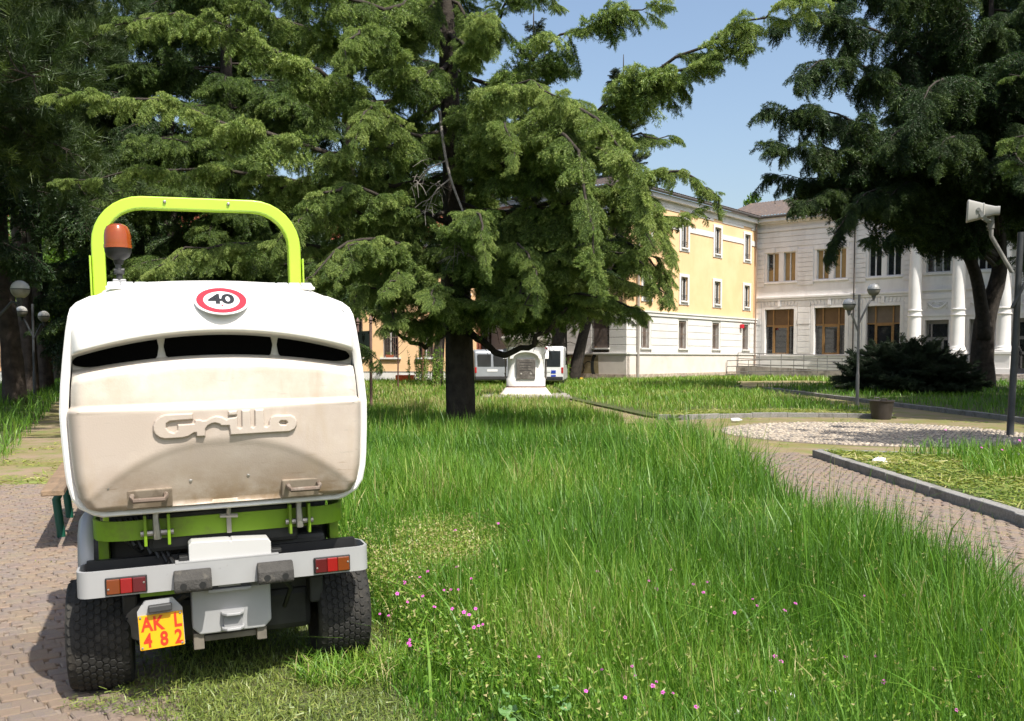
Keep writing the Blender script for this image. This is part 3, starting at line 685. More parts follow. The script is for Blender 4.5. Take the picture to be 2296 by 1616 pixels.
# rear shell as a height field
def arch(x, k): return -k*(x/.5)**2
def yrow(kind, x, z):
    if kind == 'low':
        za = 1.078-.21*(abs(x)/.5)**2.2          # crease of the arch
        y = -.462-.012*math.cos(x*2.2)
        d = za-z
        if d > 0: y += d*.30*min(1, .35+d/.05)
        return y
    return None
rows = []
rows.append(('c', .845, -.33, 0, .0)); rows.append(('c', .812, -.37, 0, .0)); rows.append(('c', .800, -.392, 0, .0)); rows.append(('c', .806, -.408, 0, 0))
for z in np.linspace(.82, 1.185, 44): rows.append(('low', z, 0, 0, 0))
for y, z in ((-.470,1.192),(-.465,1.200),(-.446,1.206),(-.440,1.212)): rows.append(('c', z, y, 0, 0))
for z in np.linspace(1.22, 1.345, 9): rows.append(('c', z, -.440, .035*(z-1.21)/.135, .0))
for y, z in ((-.438,1.358),(-.430,1.370),(-.415,1.380),(-.395,1.387),(-.36,1.392),(-.325,1.396),(-.312,1.402),(-.310,1.42),(-.310,1.44),(-.312,1.470),(-.325,1.482),(-.38,1.486),(-.44,1.487),(-.458,1.489),(-.466,1.493),(-.468,1.500)):
    rows.append(('c', z, y, .045 if z < 1.41 else .045+.026*min(1,(z-1.41)/.06), 0))
for t in np.linspace(0, 1, 16)[1:]:
    z = 1.497+.205*math.sin(t*math.pi/2*1.0); y = -.468+.51*(1-math.cos(t*math.pi/2))*.85+.06*t
    rows.append(('c', z, y, .071*(1-t)**1.2, .0))
NX = 101; sh = MB()
for (kd, z, y, ar, _) in rows:
    for i in range(NX):
        u = -1+2*i/(NX-1); u = math.copysign(1-(1-abs(u))**1.35, u) if abs(u) < 1 else u
        wz = hwid(min(z, 1.69))-float(np.interp(z, [1.19,1.21,1.39,1.47,1.52,1.60], [.022,.034,.026,.014,.012,.002]))
        x = u*max(wz, .05)
        zz = z+arch(x, ar)
        if z > 1.50: zz += (z-1.50)/.2*(.020*(1-(x/.42)**2)-.022*abs(u)**8)
        yy = yrow('low', x, z) if kd == 'low' else y
        e = max(0, (abs(u)-.90)/.10)
        yb = -.36
        if yy < yb: yy = yy+(yb-yy)*(1-math.sqrt(max(0, 1-e*e)))
        sh.v.append((x, yy, zz))
for j in range(len(rows)-1):
    for i in range(NX-1): sh.f.append((j*NX+i, j*NX+i+1, (j+1)*NX+i+1, (j+1)*NX+i))
shell = put(sh, 'rear_door', HOP, hopper, smooth=55)
# three black plates in the slot, painted as the shade of deep openings
def vent(x0, x1, name='vent_shade_plate'):
    mb = MB(); n = 60; up, lo = [], []
    for i in range(n+1):
        x = x0+(x1-x0)*i/n
        e0 = min(1, (x-x0)/.014 if x0 > -.45 else (x-x0)/.10); e1 = min(1, (x1-x)/.014 if x1 < .45 else (x1-x)/.10)
        c = math.sqrt(max(0, 1-(1-e0)**2))*math.sqrt(max(0, 1-(1-e1)**2))
        zt, zb = 1.492+arch(x,.069), 1.399+arch(x,.045); m = (zt+zb)/2; h = (zt-zb)/2*max(.10, c)
        up.append((x, m+h)); lo.append((x, m-h))
    mb.prism(lo+up[::-1], lambda a,b,h: (a,h,b), -.322, -.300); return put(mb, name, VSHADE, hopper)
vent(-.540,-.227); vent(-.207,.214); vent(.234,.535)
# embossed lettering: a fine relief grid rising from the door where the merged letter outline lies
LG = [(385,92),(170,100),(120,118),(80,155),(62,200),(62,240),(78,275),(110,300),(150,312),(290,305),(340,293),(385,264),(402,262),(402,296),(478,293),(482,230),(500,205),(530,188),(560,182),(595,192),(602,206),(672,206),(680,285),(1180,260),(1225,240),(1248,205),(1250,170),(1235,137),(1200,116),(1060,117),(1025,135),(1008,170),(1004,202),(990,214),(972,208),(968,65),(890,68),(886,208),(874,218),(860,210),(852,70),(780,72),(776,216),(763,224),(748,214),(745,126),(672,136),(655,148),(620,125),(570,117),(530,130),(492,152),(460,156),(440,146),(397,150),(392,180),(256,186),(254,236),(226,256),(192,244),(168,212),(172,182),(198,164),(385,150)]
LO = [(1098,182),(1110,168),(1150,168),(1162,182),(1150,196),(1110,196)]; LI = [(670,80),(745,75),(745,117),(668,121)]
def lxy(p):
    k = (p[0]-58)/1192.; return (-.262+.545*k, 1.078+(315-50*k-p[1])*.000455*(1+.06*k))
def poly_sd(poly, X, Z):
    P = np.array([lxy(p) for p in poly]); d = np.full(X.shape, 9.); ins = np.zeros(X.shape, bool); n = len(P)
    for i in range(n):
        p, q = P[i], P[(i+1)%n]; e = q-p; t = np.clip(((X-p[0])*e[0]+(Z-p[1])*e[1])/(e@e), 0, 1)
        d = np.minimum(d, np.hypot(X-p[0]-t*e[0], Z-p[1]-t*e[1]))
        ins ^= ((p[1] > Z) != (q[1] > Z)) & (X < e[0]*(Z-p[1])/(e[1]+1e-12)+p[0])
    return np.where(ins, d, -d)
gx, gz = np.arange(-.275,.295,.0021), np.arange(1.065,1.225,.0021); GX, GZ = np.meshgrid(gx, gz)
SD = np.maximum(np.minimum(poly_sd(LG, GX, GZ), -poly_sd(LO, GX, GZ)), poly_sd(LI, GX, GZ))
q_ = np.clip((SD+.0022)/.0065, 0, 1); HH = q_*q_*(3-2*q_)
GYY = -.462-.016*HH-.010*np.clip((SD+.004)/.003,0,1)
nx_, keep_ = len(gx), SD > -.0045; idx_ = np.arange(SD.size).reshape(SD.shape)
cell = keep_[:-1,:-1] & keep_[1:,:-1] & keep_[:-1,1:] & keep_[1:,1:]
F_ = np.stack([idx_[:-1,:-1][cell], idx_[:-1,1:][cell], idx_[1:,1:][cell], idx_[1:,:-1][cell]], 1)
used, inv = np.unique(F_, return_inverse=True)
me_ = npmesh('raised_lettering', np.stack([GX.ravel(),GYY.ravel(),GZ.ravel()],1)[used], inv.reshape(-1,4), smooth=True); me_.materials.append(HOP)
link('raised_lettering', me_, HOP, hopper)
# handles on proud plates; dark plate colour stands in for pocket shade
for x in (-.285, .305):
    mb = MB(); mb.hexa([(x-.085,-.4205,.805),(x+.085,-.4205,.805),(x+.085,-.395,.805),(x-.085,-.395,.805),(x-.085,-.4435,.884),(x+.085,-.4435,.884),(x+.085,-.415,.884),(x-.085,-.415,.884)]); pk = put(mb, 'handle_plate', STL if False else stain(mat('pocket_shade',(.27,.22,.165),.7,.2,12.),(.18,.14,.10),9.,.5,.65), hopper, bevel=.006)
    mb = MB(); mb.tube([(x-.06,-.42,.862),(x-.062,-.462,.857),(x-.055,-.486,.847),(x+.055,-.486,.847),(x+.062,-.462,.857),(x+.06,-.42,.862)], .0105, 8); put(mb, 'handle', stain(mat('handle_metal',(.15,.11,.085),.5,.3,9.),(.28,.24,.2),11.,.5,.7), hopper, smooth=True)
for x, z, yr in ((-.43,.90,-.452),(-.13,.905,-.418),(.09,.912,-.418),(.455,.925,-.458)): put(MB().lathe([(.0,-.010),(.007,-.008),(.009,0),(.009,.03)], 8, (x,yr,z), 'y'), 'rivet', STL, hopper)
# hinge strips on the lid
for x in (-.31, .31):
    mb = MB()
    for k in range(4): mb.bb(x-.10+k*.051, x-.053+k*.051, -.085, -.025, 1.690, 1.703)
    mb.tube([(x-.105,-.09,1.696),(x+.105,-.09,1.696)], .008, 6)
    mb.v = [(vx, vy+.055, vz-1.696) for vx,vy,vz in mb.v]; lh = put(mb, 'lid_hinge', WHT, hopper, bevel=.004); lh.location = (0,-.175,1.688); lh.rotation_euler = (R(20),0,0)
# speed disc
sd = MB(); sg = bpy.data.objects.new('speed_disc', None)
tilt = R(55)
def dsk(r0, r1, h, n=40):
    mb = MB(); vs = []
    for k in range(n):
        a = 2*math.pi*k/n; vs += [(r0*math.cos(a), r0*math.sin(a), h), (r1*math.cos(a), r1*math.sin(a), h)]
    fs = [(2*k, 2*k+1, (2*k+3) % (2*n), (2*k+2) % (2*n)) for k in range(n)]
    return mb.add(vs, fs) if r0 > 0 else MB().lathe([(r1,-.006),(r1,h)], n)
disc_o = put(MB().lathe([(.100,-.004),(.1045,-.003),(.1045,.001),(.102,.002)], 48), 'speed_disc', WHT, mw_, smooth=30)
disc_o.location = (.015,-.402,1.612); disc_o.rotation_euler = (R(34),0,0)
put(dsk(.069,.096,.0032), 'red_ring', RED, disc_o)
tm = text_mesh('40', .098, .0008, 'number', 0, .0032); tm.materials.append(BLA)
t_o = link('number_forty', tm, BLA, disc_o); t_o.location = (0,.004,.0045)
mb = MB().lathe([(.004,.0025),(.004,.0045)], 12, (.0,-.043,0)); put(mb, 'red_dot', RED, disc_o)
# roll bar
rb = []; 
def cornerpts(cx, cz, r, a0, a1, y, n=8): return [(cx+r*math.cos(R(a0+(a1-a0)*i/n)), y, cz+r*math.sin(R(a0+(a1-a0)*i/n))) for i in range(n+1)]
yb = .5
path = [(-.475,yb,.55),(-.475,yb,1.2),(-.470,yb,1.70)]+cornerpts(-.270,1.925,.200,180,90,yb)+[(-.1,yb,2.125),(.1,yb,2.125)]+cornerpts(.230,1.925,.200,90,0,yb)+[(.430,yb,1.70),(.436,yb,1.2),(.436,yb,.55)]
bar = put(MB().rtube(path, .034, .029, (0,1,0)), 'roll_bar', LIME, mw_, smooth=30, bevel=.006)
for x in (-.505,.467):
    mb = MB(); mb.bb(x-.004,x+.004,yb-.05,yb+.05,1.62,1.87); put(mb, 'side_plate', LIME, bar, bevel=.003)
mb = MB()
for x in (-.17,.12): mb.lathe([(.0,-.012),(.007,-.01),(.008,0)], 10, (x,yb-.034,2.130), 'y')
put(mb, 'bolts', STL, bar)
# beacon
bc = root('tmp', (0,0,0), '', ''); 
for k_ in ('label','category'): del bc[k_]
bc.name = 'beacon'; bc.parent = mw_; bc.location = (-.372,.1,1.70)
AMB = bpy.data.materials.new('amber_lens'); nt_, p_ = nodes_of(AMB); p_.inputs['Base Color'].default_value = (.27,.055,.010,1); p_.inputs['Roughness'].default_value = .14; p_.inputs['Subsurface Weight'].default_value = .15; p_.inputs['Specular IOR Level'].default_value = .6
put(MB().lathe([(.0545,.166),(.0555,.195),(.0545,.222),(.0505,.244),(.042,.260),(.027,.269),(.012,.271),(0,.2715)], 28), 'lens', AMB, bc, smooth=30)
put(MB().lathe([(.0575,.166),(.0575,.181)], 28), 'lens_ring', AMB, bc, smooth=30)
put(MB().lathe([(.0,.098),(.018,.098),(.022,.115),(.045,.130),(.054,.150),(.055,.168),(0,.168)], 28), 'base', mat('beacon_black',(.008,.008,.008),.45), bc, smooth=40)
mb = MB(); mb.tube([(0,0,.03),(.002,0,.06),(-.003,0,.10)], .013, 10); mb.tube([(-.02,0,.072),(.022,0,.072)], .010, 8); mb.lathe([(.02,.055),(.022,.06),(.02,.07)], 10); put(mb, 'stem', mat('stem_grey',(.05,.05,.05),.5), bc, smooth=True)
mb = MB(); mb.bb(-.027,.027,-.012,.012,-.015,.034); brk = put(mb, 'bracket', SILV, bc, bevel=.004)
mb = MB()
for x in (-.015,.015): mb.lathe([(0,-.004),(.006,-.003),(.007,0)], 8, (x,-.012,.014), 'y')
put(mb, 'bracket_bolts', STL, brk)
# bumper: channel with rounded ends
bx0, bx1, by, z0, z1 = -.560, .575, -.405, .470, .572
def bump_path(r, y): return [(bx0+.03,y+.20,0),(bx0,y+.15,0),(bx0,y+r,0)]+[(bx0+r-r*math.cos(R(a)), y+r-r*math.sin(R(a)), 0) for a in (20,45,70)]+[(bx0+r,y,0),(bx1-r,y,0)]+[(bx1-r+r*math.sin(R(a)), y+r-r*math.cos(R(a)), 0) for a in (20,45,70)]+[(bx1,y+r,0),(bx1,y+.15,0),(bx1-.03,y+.20,0)]
mb = MB(); pp = bump_path(.045, by); k = len(pp)
inn = [((x-.0)*(.985), y+.016 if y < by+.1 else y, 0) for x,y,_ in pp]
for (x,y,_) in pp: mb.v += [(x,y,z0),(x,y,z1)]
for (x,y,_) in inn: mb.v += [(x,y,z0),(x,y,z1)]
for i in range(k-1):
    a = 2*i; mb.f += [(a,a+2,a+3,a+1), (2*k+a+1,2*k+a+3,2*k+a+2,2*k+a), (a+1,a+3,2*k+a+3,2*k+a+1), (a+2,a,2*k+a,2*k+a+2)]
bum = put(mb, 'bumper', SILV, mw_, smooth=40)
mb = MB(); mb.bb(bx0+.02,bx1-.02,by+.03,by+.16,.505,.525); mb.bb(bx0+.03,bx1-.03,by+.150,by+.185,.525,.583); put(mb, 'bumper_liner', BLK, bum)
mb = MB(); mb.bb(-.20,.20,by-.004+.004,by+.05,z1+.001,z1+.006); put(mb, 'bumper_lip', SILV, bum)
LENS = [mat('lens_red', (.26,.005,.006), .18, .1, 9., spec=.7), mat('lens_amber', (.17,.036,.005), .18, .1, 9., spec=.7), mat('lens_darkred', (.085,.005,.008), .15, .1, 9., spec=.7)]
for xc, order in ((-.382,(1,0,2)),(.416,(2,0,1))):
    mb = MB(); mb.bb(xc-.076,xc+.076,by-.010,by-.001,.477,.545); tl = put(mb, 'tail_light', BLK, bum, bevel=.004)
    xs = [xc-.071, xc-.022, xc+.022, xc+.071]
    for j, k2 in enumerate(order):
        mb = MB(); mb.bb(xs[j]+.0005,xs[j+1]-.0005,by-.020,by-.010,.482,.540); put(mb, ('red_lens','amber_lens','dark_red_lens')[k2], LENS[k2], tl, bevel=.003)
    mb = MB()
    for s_ in (-1,1): mb.lathe([(0,-.003),(.004,-.002),(.004,0)], 8, (xc+s_*.064,by-.020,.511+s_*.008), 'y')
    put(mb, 'lens_screws', STL, tl)
for xc in (-.138,.182):
    mb = MB(); poly = [(by-.001,.465),(by-.050,.465),(by-.058,.480),(by-.052,.515),(by-.020,.548),(by-.001,.548)]
    mb.prism(poly, lambda a,b,h: (h,a,b), xc-.071, xc+.071); bf = put(mb, 'rubber_buffer', RUB, bum, bevel=.006)
    mb = MB()
    for s_ in (-1,1): mb.lathe([(.0135,-.0008),(.0135,.001),(.010,.002)], 12, (xc+s_*.036,by-.0565,.492), 'y')
    put(mb, 'bolt_hole', BLK, bf)
# white cover standing on the bumper, black bits beside
mb = MB(); mb.prism([(-.148,.575),(.172,.575),(.172,.625),(.162,.640),(.02,.648),(.016,.642),(.010,.648),(-.136,.652),(-.148,.640)], lambda a,b,h: (a,h,b), by+.012, by+.11); put(mb, 'centre_cover', stain(mat('cover_white',(.50,.495,.485),.4,.03,6.),(.4,.35,.29),9.,.62,.72,fac=.6), mw_, bevel=.008)
for q_ in ((-.185,-.15,by+.02,by+.06,.576,.596),(.174,.215,by+.02,by+.06,.576,.592)): put(MB().bb(*q_), 'cover_clip', BLK, mw_, bevel=.003)
# grey box below with tow hitch
mb = MB(); mb.prism([(-.145,.440),(-.145,.285),(-.115,.255),(.140,.255),(.170,.285),(.170,.440)], lambda a,b,h: (a,h,b), by+.075, by+.2); gb = put(mb, 'counterweight_box', SILV, mw_, bevel=.006)
mb = MB(); mb.bb(-.15,.175,by+.060,by+.2,.441,.470); put(mb, 'box_lid', mat('lid_grey',(.13,.13,.135),.5), gb, bevel=.003)
mb = MB(); mb.bb(-.08,.09,by+.036,by+.059,.432,.446); mb.bb(-.04,.05,by+.046,by+.059,.450,.468); put(mb, 'box_bracket', SILV, gb, bevel=.003)
for z in (.338,.276):
    mb = MB(); mb.prism([(-.047,0),(.047,0),(.044,-.028),(.026,-.052),(-.026,-.052),(-.044,-.028)], lambda a,b,h: (a+.014,by+.075+b,h), z-.006, z+.006); put(mb, 'hitch_plate', SILV, gb, bevel=.003)
mb = MB(); mb.bb(-.022,.050,by+.05,by+.074,.282,.332); put(mb, 'hitch_web', mat('web_grey',(.22,.22,.22),.5), gb)
mb = MB(); mb.bb(-.142,-.10,by+.09,by+.18,.19,.258); mb.bb(.11,.15,by+.09,by+.18,.20,.258); mb.bb(-.10,.11,by+.11,by+.16,.215,.240); put(mb, 'lower_bracket', mat('bracket_mud',(.17,.15,.12),.8,.3,9.), mw_, bevel=.004)
# number plate, a little crooked
np_ = bpy.data.objects.new('number_plate', None)
mb = MB(); mb.prism([(-.080,-.0675),(.080,-.0675),(.0825,-.065),(.0825,.068),(-.0825,.068),(-.0825,-.065)], lambda a,b,h: (a,h,b), -.003, .003)
plate = put(mb, 'number_plate', YPL, mw_, bevel=.0012); plate.location = (-.262,by+.005,.313); plate.rotation_euler = (R(-6),R(-2.0),0)
mb = MB(); mb.prism([(-.084,-.066),(.084,-.066),(.084,.080),(.050,.125),(-.055,.125),(-.084,.085)], lambda a,b,h: (a,h,b), .004, .008); put(mb, 'plate_holder', SILV, plate)
mb = MB(); mb.prism([(-.043,.076),(.046,.076),(.046,.106),(-.043,.106)], lambda a,b,h: (a,h,b), -.030, .004); put(mb, 'plate_lamp', mat('lamp_grey',(.045,.045,.045),.5), plate, bevel=.006)
for s_, px_, pz_ in (('A',-.052,.030),('K',-.010,.030),('L',.062,.032),('4',-.052,-.034),('8',.008,-.034),('2',.062,-.034)):
    tm = text_mesh(s_, .076, .0014, 'plate_character', 0, .0020); tm.materials.append(PRED)
    t_o = link('plate_character', tm, PRED, plate); t_o.location = (px_,-.0035,pz_); t_o.rotation_euler = (R(90),0,0); t_o.scale = (.80,1,1)
mb = MB()
for x, z in ((-.074,.060),(.074,.060),(-.074,-.058),(.074,-.058)): mb.lathe([(0,-.0035),(.0045,-.0028),(.005,0)], 10, (x,-.003,z), 'y')
put(mb, 'plate_screws', STL, plate)
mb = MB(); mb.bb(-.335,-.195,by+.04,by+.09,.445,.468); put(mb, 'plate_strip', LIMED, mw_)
# green carrier frame with rounded corners
GY = .03
gp = [(-.505,.10,.70),(-.505,-.10,.70)]+[(-.505+.12-.12*math.cos(R(a)), -.21-.12*math.sin(R(a)), .70) for a in (0,30,60,90)]+[(.385,-.33,.70)]+[(.385+.12*math.sin(R(a)), -.21-.12*math.cos(R(a)), .70) for a in (30,60,90)]+[(.505,-.10,.70),(.505,.10,.70)]
mb = MB()
for x,y,z in gp: mb.v += [(x,y,.663),(x,y,.742)]
k = len(gp)
for x,y,z in gp: mb.v += [(x*.982,y+.010 if y < -.2 else y,.663),(x*.982,y+.010 if y < -.2 else y,.742)]
for i in range(k-1):
    a = 2*i; mb.f += [(a,a+2,a+3,a+1), (2*k+a+1,2*k+a+3,2*k+a+2,2*k+a), (a+1,a+3,2*k+a+3,2*k+a+1), (a+2,a,2*k+a,2*k+a+2)]
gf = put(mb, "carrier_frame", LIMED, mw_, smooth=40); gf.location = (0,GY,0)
for q_ in ((-.49,-.45,-.20,-.10,.50,.665),(.45,.49,-.20,-.10,.56,.665),(-.46,-.35,-.10,.05,.46,.62)): put(MB().bb(*q_), 'frame_leg', LIMED, gf, bevel=.004)
for x, w2 in ((-.262,.05),(.300,.045)):
    mb = MB(); mb.bb(x-w2,x-w2+.012,-.372,-.325,.640,.765); mb.bb(x+w2-.012,x+w2,-.372,-.325,.640,.765); put(mb, 'clamp_cheek', LIMED, gf, bevel=.003)
    mb = MB(); mb.tube([(x+.004,-.352,.815),(x-.004,-.372,.755),(x,-.362,.668)], [.014,.012,.016], 8); mb.tube([(x-w2-.012,-.35,.690),(x+w2+.012,-.35,.690)], .012, 8); mb.tube([(x-.03,-.36,.79),(x+.03,-.36,.79)], .012, 8); put(mb, 'clamp_arm', STL, gf, smooth=True)
mb = MB(); mb.bb(.006,.024,-.352,-.332,.665,.76); mb.tube([(.012,-.36,.745),(.018,-.372,.78),(.012,-.36,.825)], .009, 8); mb.tube([(-.02,-.355,.74),(.05,-.355,.735)], .009, 6); put(mb, 'centre_latch', STL, gf, smooth=True)
# dark machinery under the hopper
mb = MB(); mb.bb(-.45,.45,-.10,.60,.33,.78); mb.bb(-.30,.30,-.28,-.1,.60,.76); mb.bb(-.10,.42,-.24,-.1,.42,.62); put(mb, 'engine_block', ENG, mw_, bevel=.02)
HS = [([(-.42+.02*k,-.24+.01*k,.74),(-.38+.03*k,-.27,.66-.02*k),(-.33+.03*k,-.22,.60+.01*k),(-.25+.03*k,-.12,.66)],.009) for k in range(7)]
HS += [([(-.30,-.36,.42),(-.24,-.30,.36),(-.22,-.30,.28),(-.20,-.2,.24)],.014),([(-.16,-.36,.44),(-.20,-.30,.40),(-.19,-.30,.32)],.014),([(.22,-.36,.46),(.26,-.28,.40),(.24,-.2,.3)],.010)]
for pts, r_ in HS: put(MB().tube(pts, r_, 6), 'hose', BLK, mw_, smooth=True)
mb = MB().lathe([(.0,-.31),(.075,-.305),(.085,-.28),(.085,-.05)], 20, (-.33,.10,.30), 'y'); put(mb, 'muffler', mat('muffler_metal',(.14,.13,.12),.6,.3,6.,metal=.3), mw_, smooth=40)
for s_ in (-1,1):
    mb = MB(); mb.bb(s_*.38-.03,s_*.38+.03,-.2,1.5,.30,.42); put(mb, 'chassis_rail', ENG, mw_, bevel=.01)
# wheels
def wheel(x, y, R_, wd, s_, name='rear_wheel'):
    wr = bpy.data.objects.new(name, None); col.objects.link(wr); wr.parent = mw_; wr.location = (x,y,R_-.012); h = wd/2
    put(MB().lathe([(R_*.52,-h*.72),(R_*.62,-h*.92),(R_*.80,-h*1.0),(R_*.90,-h*.97),(R_*.955,-h*.80),(R_*.972,-h*.4),(R_*.975,0),(R_*.972,h*.4),(R_*.955,h*.80),(R_*.90,h*.97),(R_*.80,h),(R_*.62,h*.92),(R_*.52,h*.72)], 56, axis='x'), 'tyre', TYR, wr, smooth=60)
    put(MB().lathe([(0,-h*.25),(R_*.2,-h*.3),(R_*.42,-h*.55),(R_*.54,-h*.74),(R_*.54,h*.74),(R_*.42,h*.55),(R_*.2,h*.3),(0,h*.25)], 32, axis='x'), 'rim', mat('rim_white',(.6,.6,.58),.5,.1,6.), wr, smooth=30)
    tr = MB(); nr = 9; nc = 40
    for i in range(nr):
        xc = -h*.92+(i+.5)*2*h*.92/nr; rr = R_*float(np.interp(abs(xc)/h, [0,.45,.8,.98], [.982,.978,.962,.915]))
        r2 = R_*float(np.interp(min(1,(abs(xc)+.01)/h), [0,.45,.8,.98], [1.0,.997,.98,.93]))
        for j in range(nc):
            a = 2*math.pi*(j+(.5 if i % 2 else 0))/nc; hx, ha = h*.92/nr*.95, math.pi/nc*.62
            hexp = [(-hx*1.12,0),(-hx*.62,-ha*1.35),(hx*.62,-ha*1.35),(hx*1.12,0),(hx*.62,ha*1.35),(-hx*.62,ha*1.35)]
            vs = [(xc+u, rr*math.cos(a+q), rr*math.sin(a+q)) for u,q in hexp]+[(xc+u*.84, r2*math.cos(a+q*.84), r2*math.sin(a+q*.84)) for u,q in hexp]
            tr.add(vs, [(6,7,8,9,10,11)]+[(k,(k+1)%6,6+(k+1)%6,6+k) for k in range(6)])
    put(tr, 'tread', TYR, wr, kind='stuff')
    return wr
wheel(-.503,.0,.240,.25,-1); wheel(.503,.0,.240,.235,1)
wheel(-.50,1.35,.24,.22,-1,'front_wheel'); wheel(.50,1.35,.24,.22,1,'front_wheel')
# mudguard on the left
mb = MB(); P = [(.32,.60),(.22,.68),(.08,.735),(-.06,.735),(-.16,.69),(-.21,.60),(-.225,.47)]; n = len(P)
for x, k_ in ((-.505,1.),(-.545,1.),(-.562,.95)):
    for y,z in P: mb.v.append((x,y*k_,.30+(z-.30)*k_))
for r_ in range(2): mb.f += [(r_*n+i,r_*n+i+1,(r_+1)*n+i+1,(r_+1)*n+i) for i in range(n-1)]
o = put(mb, 'mudguard', SILV, mw_, smooth=60); so_ = o.modifiers.new('solid','SOLIDIFY'); so_.thickness = .006
put(MB().bb(-.37,.37,-.12,1.6,.17,.36), 'underbody_fill', ENG, mw_, bevel=.03)  # dark box added to fill the shade below, hiding sunlit grass
# front half: floor, seat, steering, cutting deck
mb = MB(); mb.bb(-.42,.42,.8,1.65,.42,.47); put(mb, 'foot_plate', ENG, mw_, bevel=.01)
mb = MB(); mb.bb(-.24,.24,.72,1.12,.66,.78); put(mb, 'seat_cushion', BLK, mw_, bevel=.05)
mb = MB(); mb.bb(-.23,.23,.72,.82,.80,1.25); put(mb, 'seat_back', BLK, mw_, bevel=.04)
mb = MB(); mb.prism([(1.35,.47),(1.62,.47),(1.55,.95),(1.45,1.0)], lambda a,b,h: (h,a,b), -.14, .14); put(mb, 'steering_console', LIME, mw_, bevel=.02)
mb = MB(); mb.tube([(.17*math.cos(R(a)),1.36+.17*math.sin(R(a))*.8,1.05+.10*math.sin(R(a))) for a in range(0,361,20)], .014, 8, cap=False); mb.tube([(0,1.48,.96),(0,1.36,1.05)], .02, 8); put(mb, 'steering_wheel', BLK, mw_, smooth=True)
mb = MB(); mb.prism([(-.50,1.75),(.60,1.75),(.66,1.9),(.66,2.35),(.5,2.5),(-.42,2.5),(-.54,2.35),(-.54,1.9)], lambda a,b,h: (a,b,h), .10, .28); put(mb, 'cutting_deck', LIMED, mw_, bevel=.03)
# ------------------------------------------------------------------ trees
def resamp(P, n):
    P = np.array([tuple(p) for p in P], float)
    # catmull-rom through the points
    Q = np.vstack([2*P[0]-P[1], P, 2*P[-1]-P[-2]]); out = []
    m = len(P)-1
    for i in range(n):
        s = i/(n-1)*m; k = min(int(s), m-1); t = s-k
        a, b, c, d = Q[k], Q[k+1], Q[k+2], Q[k+3]
        out.append(.5*((2*b)+(-a+c)*t+(2*a-5*b+4*c-d)*t*t+(-a+3*b-3*c+d)*t**3))
    return np.array(out)
def norm(a): return a/np.maximum(1e-9, np.linalg.norm(a, axis=-1, keepdims=True))
def needles(X, AX, k, ln, wd, tint, spread=.75, down=.2):
    """k thin triangles round each point X along axis AX"""
    n = len(X); X = np.repeat(X, k, 0); AX = np.repeat(AX, k, 0); tint = np.repeat(tint, k, 0)
    D = norm(AX*.7+rng.normal(0, spread, (n*k,3))+np.array([0,0,-down]))
    W = norm(np.cross(D, rng.normal(0, 1, (n*k,3))))
    l = ln*rng.uniform(.6, 1.3, (n*k,1)); w_ = wd*rng.uniform(.7, 1.3, (n*k,1))
    X = X+rng.normal(0, ln*.18, X.shape)
    V = np.stack([X-W*w_/2, X+W*w_/2, X+D*l], 1).reshape(-1,3)
    T = np.arange(n*k*3).reshape(-1,3)
    return V, T, np.repeat(np.clip(tint+rng.normal(0,.12,n*k),0,1), 3)
class Crown:
    def __init__(s): s.V = []; s.T = []; s.t = []; s.n = 0
    def add(s, V, T, t): s.V.append(V); s.T.append(T+s.n); s.t.append(t); s.n += len(V)
    def build(s, name, m, parent, kind=None):
        me = npmesh(name, np.vstack(s.V), np.vstack(s.T), np.concatenate(s.t)); me.materials.append(m)
        return link(name, me, m, parent, world=True, kind=kind)
